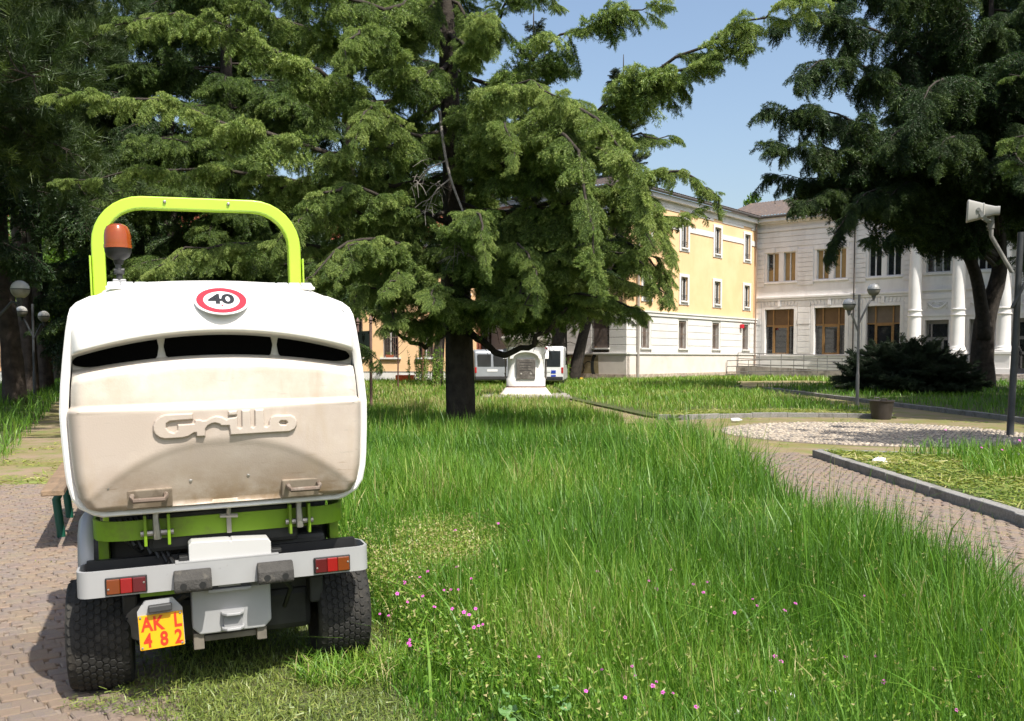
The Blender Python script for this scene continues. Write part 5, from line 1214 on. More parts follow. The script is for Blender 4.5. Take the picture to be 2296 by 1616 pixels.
# ------------------------------------------------------------------ grass
def inpoly(poly, X, Y):
    P = np.array(poly); c = np.zeros(len(X), bool); j = len(P)-1
    for i in range(len(P)):
        a, b = P[i], P[j]
        m = ((a[1] > Y) != (b[1] > Y)) & (X < (b[0]-a[0])*(Y-a[1])/(b[1]-a[1]+1e-12)+a[0]); c ^= m; j = i
    return c
def nz(X, Y, s, seed=0):   # cheap smooth noise 0..1
    v = np.zeros_like(X)
    for k in range(5):
        a = seed*1.7+k*2.1; v += np.sin(X*s*(1+.35*k)*math.cos(a)+Y*s*(1+.35*k)*math.sin(a)+a*3)
    return .5+v/10*1.6
def sample(n, d0, d1, power, xm=.60):
    u = rng.uniform(0,1,n); e = 2-power
    d = (d0**e+(d1**e-d0**e)*u)**(1/e) if abs(e) > 1e-6 else d0*(d1/d0)**u
    x = rng.uniform(-xm,xm,n)*d; x += np.sign(x)*0.3*0; return x, d
def blades(X, Y, Z, h, lean, wd, tint, segs=3):
    n = len(X); az = rng.uniform(0,2*np.pi,n); dx, dy = np.cos(az), np.sin(az)
    wa = az+np.pi/2+rng.normal(0,.5,n); wx, wy = np.cos(wa)*wd/2, np.sin(wa)*wd/2
    V = np.zeros((n,2*segs+1,3)); T = []
    for i in range(segs):
        t = i/segs; w_ = (1-.55*t) if i else .7
        cx = X+dx*h*lean*t**1.9; cy = Y+dy*h*lean*t**1.9; cz = Z+h*(t-.32*lean*t**2.4)
        V[:,2*i] = np.stack([cx-wx*w_, cy-wy*w_, cz], 1); V[:,2*i+1] = np.stack([cx+wx*w_, cy+wy*w_, cz], 1)
        if i < segs-1: T += [(2*i,2*i+1,2*i+3),(2*i,2*i+3,2*i+2)]
        else: T += [(2*i,2*i+1,2*i+2)]
    V[:,2*segs] = np.stack([X+dx*h*lean, Y+dy*h*lean, Z+h*(1-.32*lean)], 1)
    k = 2*segs+1; TT = (np.array(T)[None]+(np.arange(n)*k)[:,None,None]).reshape(-1,3)
    return V.reshape(-1,3), TT, np.repeat(tint, k)
MO = np.array([-1.280,4.074]); MR = np.array([math.cos(R(21)),math.sin(R(21))]); MF = np.array([-math.sin(R(21)),math.cos(R(21))])
def mower_xy(X, Y): return (X-MO[0])*MR[0]+(Y-MO[1])*MR[1], (X-MO[0])*MF[0]+(Y-MO[1])*MF[1]
def mown(X, Y):
    """1 where the lawn has been cut (swath under and behind the mower)"""
    a, b = mower_xy(X, Y); edge = .80+.10*np.sin(Y*3.1)+.08*np.sin(X*7+Y*2)+np.where(b < -.4, (-.4-b)*.10, 0)
    return (a < edge+rng.normal(0,.06,np.shape(X))) & (b < 2.2)
def edge_dist(X, Y):
    a, b = mower_xy(X, Y); return np.where(b < 2.2, a-(.80+np.where(b < -.4, (-.4-b)*.10, 0)), 1.)
def lawn_height(X, Y):
    h = .30+.24*nz(X,Y,.9,1)+.10*nz(X,Y,2.6,2)
    h = np.where(Y > 15, np.maximum(.20, h-.14), h); h = np.where(Y > 24, .16+.16*nz(X,Y,.6,3), h)
    a, b = mower_xy(X, Y)
    weedy = np.exp(-(((X+.42)/.5)**2+((Y-5.7)/.95)**2)); h = h*(1-.62*weedy)
    near = np.exp(-(((X+.05)/.5)**2+((Y-3.4)/.8)**2)); h *= 1-.45*near; h *= np.clip(.62+.38*(Y-3.2)/2.6,.6,1); h *= np.clip(.3+edge_dist(X,Y)/.38,.25,1)
    return h
def near_edge(X, Y, h): return h
L1g = [(x+(.2 if abs(x-2.26) < .01 else 0), y) for x, y in L1]
g1 = Crown(); g2 = Crown(); g3 = Crown(); g4 = Crown(); clip = Crown()
# main lawn
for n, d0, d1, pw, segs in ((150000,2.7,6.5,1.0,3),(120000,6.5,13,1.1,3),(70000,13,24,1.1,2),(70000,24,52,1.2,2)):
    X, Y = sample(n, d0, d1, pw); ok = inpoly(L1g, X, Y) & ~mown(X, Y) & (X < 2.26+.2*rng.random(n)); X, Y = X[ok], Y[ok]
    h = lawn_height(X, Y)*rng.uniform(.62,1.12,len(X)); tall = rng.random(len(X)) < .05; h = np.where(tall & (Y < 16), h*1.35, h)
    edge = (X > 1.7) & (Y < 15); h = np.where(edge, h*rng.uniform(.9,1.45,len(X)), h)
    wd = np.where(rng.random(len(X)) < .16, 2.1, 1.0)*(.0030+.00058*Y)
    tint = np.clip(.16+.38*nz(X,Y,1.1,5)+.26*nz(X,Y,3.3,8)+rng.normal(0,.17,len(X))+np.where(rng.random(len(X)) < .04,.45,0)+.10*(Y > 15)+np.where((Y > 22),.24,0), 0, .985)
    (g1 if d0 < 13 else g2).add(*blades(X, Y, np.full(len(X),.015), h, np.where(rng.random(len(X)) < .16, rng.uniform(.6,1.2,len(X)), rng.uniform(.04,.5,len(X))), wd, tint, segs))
# short seed stems, grey-green thin fescue patches in the foreground
X, Y = sample(16000, 2.9, 8, 1.2); ok = inpoly(L1, X, Y) & ~mown(X, Y) & (nz(X,Y,2.2,9) > .52); X, Y = X[ok], Y[ok]
g1.add(*blades(X, Y, np.full(len(X),.015), rng.uniform(.3,.52,len(X)), rng.uniform(.02,.3,len(X)), np.full(len(X),.0032), np.clip(rng.normal(.42,.18,len(X)),0,.9), 3))
X, Y = sample(2600, 3.0, 9, 1.0); ok = inpoly(L1, X, Y) & ~mown(X, Y) & (nz(X,Y,1.9,4)+.25*(X > 1) > .5); X, Y = X[ok], Y[ok]
g1.add(*blades(X, Y, np.full(len(X),.015), rng.uniform(.28,.55,len(X)), rng.uniform(.5,1.3,len(X)), rng.uniform(.008,.014,len(X)), np.clip(rng.normal(.5,.16,len(X)),0,.93), 5))
X, Y = sample(900, 3.5, 15, 1.0); ok = inpoly(L1, X, Y) & ~mown(X, Y) & (X > 1.2); X, Y = X[ok], Y[ok]
g1.add(*blades(X, Y, np.full(len(X),.015), rng.uniform(.5,.78,len(X)), rng.uniform(.05,.35,len(X)), np.full(len(X),.010), np.clip(rng.normal(.35,.15,len(X)),0,.9), 4))
# leafy weeds: little ovals near the mower's right wheel and along the front
n = 46000; X, Y = sample(n, 2.8, 7.5, 1.0); ok = inpoly(L1, X, Y) & ~mown(X, Y) & ((np.exp(-(((X+.1)/.9)**2+((Y-5.0)/1.3)**2)) > rng.uniform(.1,1,n)) | ((Y < 4.6) & (rng.random(n) < .35))); X, Y = X[ok], Y[ok]
Z = .03+rng.uniform(0,1,len(X))**.7*.24
V, T, t = needles(np.stack([X,Y,Z],1), norm(rng.normal(0,1,(len(X),3))+np.array([0,0,.6])), 2, .019, .010, np.clip(rng.normal(.80,.09,len(X)),0,.93), .8, 0.); g1.add(V, T, t)
# yellow-green flowering weeds beside the wheel
n = 16000; X = rng.normal(-.42,.30,n); Y = rng.normal(5.7,.55,n); ok = ~mown(X, Y); X, Y = X[ok], Y[ok]
V, T, t = needles(np.stack([X,Y,.04+rng.uniform(0,1,len(X))**.6*.23],1), norm(rng.normal(0,1,(len(X),3))+np.array([0,0,.8])), 2, .022, .010, np.clip(rng.normal(.93,.03,len(X)),0,.975), .8, 0.); g1.add(V, T, t)
# seed heads on thin stems
X, Y = sample(1500, 3.0, 10, 1.0); ok = inpoly(L1, X, Y) & ~mown(X, Y) & (X > -.1); X, Y = X[ok], Y[ok]; hs = lawn_height(X, Y)*rng.uniform(1.0,1.22,len(X))
g1.add(*blades(X, Y, np.full(len(X),.015), hs, np.full(len(X),.06), np.full(len(X),.0028), np.full(len(X),.86), 2))
V, T, t = needles(np.stack([X,Y,hs],1), np.tile(np.array([[0,0,1.]]),(len(X),1)), 5, .012, .005, np.full(len(X),.97), .5, 0.); g1.add(V, T, t)
g1.build('lawn_grass', GRASS, None); g2.build('far_lawn_grass', GRASS, None)
tag(bpy.data.objects['lawn_grass'], 'tall lush unmown grass between the mower and the side path', 'grass', kind='stuff'); tag(bpy.data.objects['far_lawn_grass'], 'sunlit meadow grass around the big cedar and the monument', 'grass', kind='stuff')
# cut lawn: stubble and clippings
X, Y = sample(110000, 2.6, 7.5, 1.0); ok = (inpoly(L1, X, Y) | ((X > pr(Y)-(.30+.10*np.sin(Y*7))*rng.random(len(X))**2.2) & (Y < 5.2))) & mown(X, Y); X, Y = X[ok], Y[ok]
clip.add(*blades(X, Y, np.full(len(X),.015), rng.uniform(.015,.06,len(X)), rng.uniform(.2,1.2,len(X)), np.full(len(X),.006), np.clip(.18+.35*nz(X,Y,3,4)+rng.normal(0,.15,len(X)),0,.98), 2))
def lying(X, Y, z0, z1, ln, wd, tint):
    n = len(X); a = rng.uniform(0,6.283,n); D = np.stack([np.cos(a),np.sin(a),rng.normal(0,.22,n)],1); W = np.stack([-np.sin(a),np.cos(a),rng.normal(0,.4,n)],1); l = ln*rng.uniform(.4,1.4,(n,1))
    P = np.stack([X,Y,rng.uniform(z0,z1,n)],1); V = np.stack([P-W*wd/2, P+W*wd/2, P+D*l+W*wd*.3, P+D*l-W*wd*.3],1).reshape(-1,3)
    i = np.arange(n)*4; T = np.concatenate([np.stack([i,i+1,i+2],1), np.stack([i,i+2,i+3],1)]); return V, T, np.repeat(tint,4)
X, Y = sample(130000, 2.6, 7.0, 1.0); a, b = mower_xy(X, Y); ok = (inpoly(L1, X, Y) | ((X > pr(Y)-.24-.16*np.sin(Y*9)-.1*np.sin(Y*23)) & (Y < 4.9))) & mown(X, Y) & (rng.random(len(X)) < .35+.75*nz(X,Y,2.3,8)); X, Y = X[ok], Y[ok]
clip.add(*lying(X, Y, .004, .05, .024, .0036, np.clip(.12+.42*nz(X,Y,2.7,6)+rng.normal(0,.2,len(X)),0,1)))
# clippings on kerb-side strips, path edges and round the tub
for n, box, f in ((15000,(4.4,6.4,6,13.4),lambda X,Y: inpoly(L3,X,Y)),(12000,(3.4,9.2,20.5,24),lambda X,Y: inpoly(L2,X,Y) & (np.hypot(X-PC.x,Y-PC.y) < PR+1.7)),(5000,(-8,-2.4,8.6,15),lambda X,Y: (X > pl(Y)) & (X < pr(Y)) & (nz(X,Y,1.6,3) > .55)),(2500,(4,10.6,12.9,21.6),lambda X,Y: (np.hypot(X-PC.x,Y-PC.y) < PR) & (np.hypot(X-PC.x,Y-PC.y) > CR_+.5) & (nz(X,Y,1.3,2) > .6))):
    X = rng.uniform(box[0],box[1],n); Y = rng.uniform(box[2],box[3],n); ok = f(X,Y); X, Y = X[ok], Y[ok]; z = .088 if box[0] in (4.4,3.4) else .0
    clip.add(*lying(X, Y, z, z+.03, .08, .014, np.clip(.4+.4*nz(X,Y,2,6)+rng.normal(0,.2,len(X)),0,1)))
tag(clip.build('grass_clippings', CLIP, None), 'fresh mown stubble and clippings behind the mower and along the kerbs', 'clippings', kind='stuff')
# moss and weeds in the paving joints
X, Y = sample(40000, 2.6, 14, 1.0); ok = ((X > pl(Y)) & (X < pr(Y)) & (Y < 10) & (nz(X,Y,6,2) > .80) & (rng.random(len(X)) < .35)) | ((X > 2.3) & (X < 4.2) & (Y < 13.8) & (nz(X,Y,4,2)+.22*(X > 3.8)+.25*(X < 2.7) > .66)); X, Y = X[ok], Y[ok]
mossc = Crown(); mossc.add(*blades(X, Y, np.full(len(X),-.005), rng.uniform(.008,.024,len(X)), rng.uniform(.2,.9,len(X)), .004+.0008*Y, np.clip(rng.normal(.7,.15,len(X)),0,.97), 2))
tag(mossc.build('joint_weeds', CLIP, None), 'small moss and weed tufts in the joints of the paving', 'weeds', kind='stuff')
# right lawns
def patch(cr, n, poly, d0, d1, pw, hf, seg=2, z=.085, keep=None, tb=.5, x0=None):
    X, Y = sample(n, d0, d1, pw, .62); ok = inpoly(poly, X, Y)
    if keep is not None: ok &= keep(X, Y)
    X, Y = X[ok], Y[ok]; h = hf(X, Y)*rng.uniform(.5,1.25,len(X))
    cr.add(*blades(X, Y, np.full(len(X),z), h, rng.uniform(.1,.9,len(X)), (.003+.00052*Y)*np.where(rng.random(len(X)) < .2,1.7,1), np.clip(tb+.3*nz(X,Y,1.2,4)-.15+rng.normal(0,.15,len(X)),0,.98), seg))
patch(g3, 60000, L3, 3.5, 14.5, 1.0, lambda X,Y: np.where(X > 5.35+.25*np.sin(Y*2.3), .16+.2*nz(X,Y,1.7,7), .035), 3)
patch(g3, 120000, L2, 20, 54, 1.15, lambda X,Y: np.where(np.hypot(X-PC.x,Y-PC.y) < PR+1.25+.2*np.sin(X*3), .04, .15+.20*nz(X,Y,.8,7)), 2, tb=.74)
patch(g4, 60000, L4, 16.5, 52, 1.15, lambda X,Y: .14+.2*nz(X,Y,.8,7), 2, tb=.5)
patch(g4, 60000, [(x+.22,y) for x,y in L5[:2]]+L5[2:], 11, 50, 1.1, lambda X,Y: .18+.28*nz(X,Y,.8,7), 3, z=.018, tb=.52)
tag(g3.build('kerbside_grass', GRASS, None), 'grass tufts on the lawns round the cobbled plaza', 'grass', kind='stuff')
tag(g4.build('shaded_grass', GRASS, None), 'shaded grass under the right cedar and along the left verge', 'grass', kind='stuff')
# green skirt close to the buildings
X = rng.uniform(-9,20,26000); Y = rng.uniform(44,62,26000); ok = (np.abs(X) < .6*Y) & ((X-A.x)*Vv.x+(Y-A.y)*Vv.y > .3) | ((X < 6) & (Y < 51.5)); 
ok &= ~inpoly([(8.6,19.4),(11.15,17.5),(11.2,44),(20,47.5),(18.5,58),(13,56),(9.3,44)], X, Y); X, Y = X[ok], Y[ok]
g5 = Crown(); g5.add(*blades(X, Y, np.full(len(X),-.05), rng.uniform(.2,.5,len(X)), rng.uniform(.1,.9,len(X)), np.full(len(X),.06), np.clip(rng.normal(.76,.14,len(X)),0,.985), 2))
tag(g5.build('meadow_grass', GRASS, None), 'far meadow grass along the foot of the buildings', 'grass', kind='stuff')
# tall weeds by the leaning trunk and the wall
def weeds(name, px_, y0, d, n, h, lab):
    b = at(px_, y0, d); b.z = 0; t = root(name, b, lab, 'weeds'); mb = MB(); cr = Crown(); P = []
    for i in range(n):
        x, y, hh = random.gauss(0,.45), random.gauss(0,.3), h*random.uniform(.6,1.1); lx = random.uniform(-.15,.15)
        mb.tube([(b.x+x,b.y+y,0),(b.x+x+lx*.4,b.y+y,hh*.6),(b.x+x+lx,b.y+y,hh)], [.014,.012,.006], 3)
        for j in range(24): f = random.random(); P.append((b.x+x+lx*f,b.y+y,hh*f))
    P = np.array(P); cr.add(*needles(P, norm(rng.normal(0,1,P.shape)+np.array([0,0,.5])), 2, .13, .05, rng.uniform(.4,.95,len(P)), .8))
    put(mb, 'stems', mat('weed_stem',(.16,.19,.06),.8), t, world=True); cr.build('leaves', GRASS, t)
weeds('tall_weeds', 985, 858, 44, 26, 2.0, 'tall flowering weeds at the foot of the leaning dark trunk')
weeds('tall_weeds', 935, 858, 49, 16, 1.7, 'thin tall weeds in front of the yellow house wall')
weeds('tall_weeds', 1240, 852, 49, 12, 1.6, 'weeds growing at the foot of the grey-barked tree')

# ragged uncut tufts at the foot of the right rear wheel
n = 900; th = rng.uniform(0,6.283,n); rr_ = np.sqrt(rng.uniform(0,1,n)); la = .52+.26*rr_*np.cos(th); lb_ = -.30+.20*rr_*np.sin(th)
X = MO[0]+MR[0]*la+MF[0]*lb_; Y = MO[1]+MR[1]*la+MF[1]*lb_
g6 = Crown(); g6.add(*blades(X, Y, np.full(n,.01), rng.uniform(.05,.15,n), rng.uniform(.2,1.2,n), np.full(n,.006), np.clip(rng.normal(.72,.18,n),0,1), 3))
tag(g6.build('wheel_tufts', GRASS, None), 'bent grass tufts at the foot of the right rear wheel', 'grass', kind='stuff')
# ------------------------------------------------------------------ monument
MARB = stain(mat('white_marble', (.80,.79,.77), .6, .04, 3., .05), (.58,.55,.51), 2.5, .55, .72, fac=.6)
GREYS = stain(mat('grey_stone', (.33,.30,.26), .85, .15, 5., .3), (.25,.23,.19), 3., .5, .66)
mo = at(1178,890,33.0); mo.z = 0
mn = root('monument', mo, 'white stone monument pedestal with dark inscribed plaque beside the cedar trunk', 'monument')
def rsq(h, ch, n=3):
    h *= .92 if h < 1.2 else 1   # square with concave-free rounded corners
    out = []
    for cx, cy, a0 in ((1,1,0),(-1,1,90),(-1,-1,180),(1,-1,270)):
        for i in range(n+1):
            a = R(a0+90*i/n); out.append((cx*(h-ch)+ch*math.cos(a), cy*(h-ch)+ch*math.sin(a)))
    return out
def stack(lv):   # [(half, corner, z)]
    mb = MB(); n = 0
    for h, c, z in lv:
        r_ = rsq(h, c); n = len(r_); mb.v += [(x,y,z) for x,y in r_]
    for i in range(len(lv)-1): mb.f += [(i*n+j, i*n+(j+1)%n, (i+1)*n+(j+1)%n, (i+1)*n+j) for j in range(n)]
    mb.f += [tuple(range(n))[::-1], tuple(range((len(lv)-1)*n, len(lv)*n))]; return mb
K_ = 33/2069.
put(stack([(1.56,.02,-.05),(1.56,.02,.09)]), 'base_slab', GREYS, mn, bevel=.01)
put(stack([(.97,.05,.092),(.97,.05,.13),(.93,.05,.17),(.79,.2,.34),(.77,.22,.36)]), 'sloping_base', stain(mat('base_stone',(.62,.57,.50),.8,.08,4.),(.42,.38,.32),3.,.52,.7), mn, smooth=30)
put(stack([(.755,.22,.361),(.755,.22,.405)]), 'dark_band', mat('porphyry_band',(.20,.10,.085),.6), mn)
put(stack([(.75,.25,.406),(.75,.25,.66),(.70,.27,.74),(.69,.28,1.5),(.74,.25,1.62),(.74,.25,1.78)]), 'body', MARB, mn, smooth=40)
put(stack([(.76,.22,1.781),(.80,.2,1.83),(.84,.18,1.90),(.96,.1,2.02),(.96,.1,2.10),(.80,.1,2.22),(.5,.1,2.3)]), 'cornice', GREYS, mn, smooth=30)
for k in range(4):
    h = bpy.data.objects.new('niche', None); col.objects.link(h); h.parent = mn; h.rotation_euler = (0,0,R(90*k))
    mb = MB(); arcp = [(.44*math.cos(R(a)), 1.38+.22*math.sin(R(a))) for a in range(0,181,12)]
    outer = [(.56*math.cos(R(a)), 1.37+.36*math.sin(R(a))) for a in range(0,181,12)]
    for p, q in ((i,i+1) for i in range(len(arcp)-1)):
        mb.add([(arcp[p][0],-.80,arcp[p][1]),(arcp[q][0],-.80,arcp[q][1]),(outer[q][0],-.80,outer[q][1]),(outer[p][0],-.80,outer[p][1])]+[(arcp[p][0],-.68,arcp[p][1]),(arcp[q][0],-.68,arcp[q][1]),(outer[q][0],-.68,outer[q][1]),(outer[p][0],-.68,outer[p][1])], [(0,1,2,3),(0,4,5,1),(3,2,6,7)])
    put(mb, 'arched_hood', MARB, h)
    mb = MB(); mb.bb(-.33,.33,-.74,-.69,.66,1.36); pq = put(mb, 'plaque', stain(mat('bronze_plaque',(.13,.115,.105),.5,.2,8.,metal=.3),(.22,.2,.18),6.,.5,.7), h, bevel=.012)
    mb = MB()
    for j in range(4): mb.bb(-.22,.22-.04*(j%2),-.744,-.741,1.22-.09*j,1.245-.09*j)
    put(mb, 'inscription', mat('inscription_dark',(.055,.05,.047),.6), h)
    mb = MB()
    for x in (-.17,.17): mb.lathe([(0,-.02),(.035,-.01),(.04,0)], 8, (x,-.741,.84), 'y')
    put(mb, 'rosette', mat('bronze_light',(.32,.3,.27),.5), h)
# ------------------------------------------------------------------ park sign
POST = mat('brown_post', (.17,.105,.085), .6, .2, 8.)
p1 = at(832,905,25.2); p1.z = 0; p0 = at(803,905,26.3); p0.z = 0
sg_ = root('park_sign', (p0+p1)/2, 'grey park sign board with dark crest between two brown posts', 'sign')
for p in (p0, p1):
    mb = MB(); mb.tube([(p.x,p.y,-.05),(p.x,p.y,2.32)], .04, 10); po = put(mb, 'post', POST, sg_, world=True, smooth=True)
    mb = MB().lathe([(.02,2.32),(.055,2.36),(.03,2.39),(.06,2.43),(.035,2.50),(.0,2.56)], 10, (p.x,p.y,0)); put(mb, 'finial', POST, po, world=True, smooth=True)
ud = (p1-p0).normalized(); fS = FR(p0, ud, Vector((ud.y,-ud.x,0))); Ls = (p1-p0).length
if fS.n.y > 0: fS.n = -fS.n
mb = MB(); fS.box(mb, .06, Ls-.06, -.015, .015, 1.42, 2.14); put(mb, 'board', mat('board_grey',(.23,.255,.255),.5,.06,4.), sg_, world=True)
mb = MB(); c = Ls/2; fS.q4(mb, [(c-.12,.018,2.02),(c-.13,.018,1.92),(c,.018,1.82),(c+.13,.018,1.92),(c+.12,.018,2.02)]); fS.box(mb, c-.12, c-.04, .016, .018, 2.03, 2.07); fS.box(mb, c+.04, c+.12, .016, .018, 2.03, 2.07); put(mb, 'crest', BLA, sg_, world=True)
mb = MB()
for k in range(10): x = .24+k*(Ls-.48)/10; fS.box(mb, x, x+(Ls-.48)/10*.66, .016, .018, 1.67, 1.74)
put(mb, 'lettering', BLA, sg_, world=True)
mb = MB()
for x in (.14,Ls/2,Ls-.14):
    for z in (1.47,2.08):
        if x == Ls/2 and z > 2: continue
        fS.box(mb, x-.035, x+.035, .016, .02, z-.03, z+.03)
put(mb, 'fixings', BLA, sg_, world=True)
# ------------------------------------------------------------------ lamps
GLO = bpy.data.materials.new('globe_glass'); nt_, p_ = nodes_of(GLO); p_.inputs['Base Color'].default_value = (.50,.49,.46,1); p_.inputs['Roughness'].default_value = .12; p_.inputs['Coat Weight'].default_value = .5
GLOL = stain(mat('globe_lower_shade', (.30,.28,.24), .3, .1, 6.), (.2,.18,.15), 5., .5, .7)  # darker than the top half, underside shading put into the colour
POLE = stain(mat('painted_pole', (.20,.195,.185), .55, .15, 5.), (.34,.32,.30), 6., .5, .66, (1,1,.4), fac=.7)
POLED = mat('dark_pole', (.055,.058,.062), .5, .25, 5.)
def globe_lamp(b, H, arms, lab, r=.185, pm=POLE, grp='globe lamps'):
    t = root('globe_lamp', b, lab, 'street lamp', grp)
    put(MB().lathe([(.05,-.1),(.05,.9),(.038,.95),(.036,H)], 12), 'pole', pm, t, smooth=30)
    for dx, dy, z0, z1 in arms:
        mb = MB(); mb.tube([(0,0,z0),(dx*.75,dy*.75,z0+(z1-z0)*.68),(dx,dy,z1-r-.12),(dx,dy,z1-r+.02)], [.03,.03,.035,.07], 8); a = put(mb, 'arm', pm, t, smooth=True)
        put(MB().lathe([(r*math.cos(R(q)), z1+r*math.sin(R(q))) for q in range(0,91,9)], 24, (dx,dy,0)), 'globe_top', GLO, a, smooth='all')
        put(MB().lathe([(r*.985*math.cos(R(q)), z1+r*math.sin(R(q))) for q in range(-84,1,7)], 24, (dx,dy,0)), 'globe_base', GLOL, a, smooth='all')
        put(MB().lathe([(r*1.0,z1-.01),(r*1.035,z1-.006),(r*1.035,z1+.006),(r*1.0,z1+.01)], 24, (dx,dy,0)), 'seam', POLED, a, smooth=30)
    return t
d = 27.3; b = gnd(1921,908); k_ = d/FPX
globe_lamp(b, at(1929,660,d).z, [((1901-1926)*k_,-.1,at(1922,745,d).z,at(1901,683,d).z),((1963-1928)*k_,.1,at(1922,725,d).z,at(1963,649,d).z)], 'two-globe lamp post standing behind the black tub')
d = 19; b = Vector((-10.75,19,.02)); globe_lamp(b, 3.1, [(.68,0,2.0,2.78),(-.68,0,1.9,2.7)], 'two-globe lamp at the left edge of the picture', pm=POLED)
d = 31; q = at(78,880,d); globe_lamp((q.x,q.y,0), 3.2, [(-.42,.1,2.1,2.95),(.42,-.1,2.0,2.78)], 'dark two-globe lamp between the pine trunks on the left', pm=POLED)
d = 44; q = at(120,870,d); globe_lamp((q.x,q.y,0), 3.2, [(-.5,0,2.1,3.0),(.33,0,2.0,2.85)], 'distant two-globe lamp right beside the mower hopper', pm=POLED)
# speaker pole
d = 16.4; b = gnd(2263,978); sp = root('speaker_pole', b, 'dark pole with slanted arm carrying a white horn loudspeaker', 'loudspeaker pole'); k_ = d/FPX
mb = MB(); mb.tube([(0,0,-.1),(.05,0,1.7),(.095,0,at(2277,520,d).z)], [.062,.056,.052], 12); put(mb, 'pole', POLED, sp, smooth=True)
def sp_l(x, y, dd=0): v = at(x,y,d+dd)-b; return (v.x, v.y+0, v.z)
mb = MB(); mb.tube([sp_l(2268,610),sp_l(2222,530),sp_l(2221,505)], [.035,.035,.045], 10); mb.tube([sp_l(2221,512),sp_l(2221,484)], .055, 10); put(mb, 'arm', POLE, sp, smooth=True)
mb = MB(); mb.tube([sp_l(2268,690),sp_l(2300,630),sp_l(2312,600)], .032, 8); put(mb, 'second_arm', POLED, sp, smooth=True)
HORN = stain(mat('horn_plastic', (.40,.39,.365), .45, .06, 4.), (.4,.38,.34), 3., .55, .72, fac=.7)
hr = bpy.data.objects.new('horn', None); col.objects.link(hr); hr.parent = sp; hr.location = sp_l(2203,473); hr.rotation_euler = (R(4),R(2),R(-24)); hr.scale = (.88,.88,.88)
def rings(lv, n=4):
    mb = MB(); m = 0
    for x, hy, hz, c in lv:
        r_ = [(cx*(hy-c)+c*math.cos(R(a0+45*i)), cz*(hz-c)+c*math.sin(R(a0+45*i))) for cx,cz,a0 in ((1,1,0),(-1,1,90),(-1,-1,180),(1,-1,270)) for i in range(3)]
        m = len(r_); mb.v += [(x,y,z) for y,z in r_]
    for i in range(len(lv)-1): mb.f += [(i*m+j, i*m+(j+1)%m, (i+1)*m+(j+1)%m, (i+1)*m+j) for j in range(m)]
    mb.f += [tuple(range(m))[::-1], tuple(range((len(lv)-1)*m, len(lv)*m))]; return mb
put(rings([(-.29,.26,.205,.04),(-.27,.27,.215,.05),(-.24,.26,.205,.05),(-.10,.21,.17,.06),(.0,.155,.145,.06)]), 'horn_flare', HORN, hr, smooth=40)
put(rings([(-.02,.16,.15,.06),(.01,.165,.155,.06),(.03,.12,.13,.05),(.21,.10,.085,.04),(.30,.10,.085,.04)]), 'driver_case', HORN, hr, smooth=40)
mb = MB(); mb.rtube([(-.09,-.20,.02),(.0,-.20,-.12),(.10,-.12,-.20),(.16,0,-.21)], .03, .012, (.6,0,.5)); mb.rtube([(-.09,.20,.02),(.0,.20,-.12),(.10,.12,-.20),(.16,0,-.21)], .03, .012, (.6,0,.5)); mb.lathe([(.035,-.02),(.035,.03)], 12, (-.09,-.215,.02), 'y'); put(mb, 'yoke', mat('yoke_grey',(.3,.3,.29),.5), hr)
# ------------------------------------------------------------------ black tub
b = gnd(1975,939); tb = root('planter_tub', b, 'large dark plastic tub with rope-handle rim on the plaza edge', 'tub')
TUB = mat('tub_plastic', (.045,.038,.034), .45, .25, 7.)
put(MB().lathe([(.205,.0),(.215,.01),(.265,.39),(.285,.40),(.288,.425),(.275,.432),(.262,.425),(.25,.38),(.20,.05),(0,.04)], 40), 'bowl', TUB, tb, smooth=30)
mb = MB()
for s_ in (-1,1): mb.tube([(-.10+.03*s_,s_*.27,.425),(-.08+.03*s_,s_*.285,.475),(.02+.03*s_,s_*.285,.475),(.04+.03*s_,s_*.27,.425)], .014, 8)
put(mb, 'handles', TUB, tb, smooth=True)
# ------------------------------------------------------------------ litter
PAPER = mat('white_plastic_bag', (.78,.78,.77), .6, .06, 20.)
def crumple(name, loc, sx, sy, sz, lab, cat, n=16):
    mb = MB(); vs = []
    for i in range(9):
        th = math.pi*i/8
        for j in range(n):
            ph = 2*math.pi*j/n; r = random.uniform(.6,1.15); vs.append((sx*r*math.sin(th)*math.cos(ph), sy*r*math.sin(th)*math.sin(ph), max(-.2*sz, sz*r*math.cos(th)*random.uniform(.6,1.2))+.2*sz))
    fs = [(i*n+j, i*n+(j+1)%n, (i+1)*n+(j+1)%n, (i+1)*n+j) for i in range(8) for j in range(n)]
    mb.add(vs, fs); o = put(mb, name, PAPER, None); o.location = loc; tag(o, lab, cat); return o
crumple('crumpled_tissue', gnd(1970,1036,.09)+Vector((0,0,0)), .11, .06, .05, 'crumpled white tissue lying on the mown grass beyond the kerb', 'litter')
b = gnd(1650,946); mb = MB().lathe([(0,-.13),(.03,-.125),(.045,-.10),(.045,.06),(.02,.10),(.018,.13),(0,.132)], 14, axis='x'); o = put(mb, 'plastic_bottle', PAPER, None, smooth=30); o.location = b+Vector((0,0,.045)); o.rotation_euler = (0,0,R(12)); tag(o, 'white plastic bottle lying on the mossy paving left of the cobbles', 'litter')
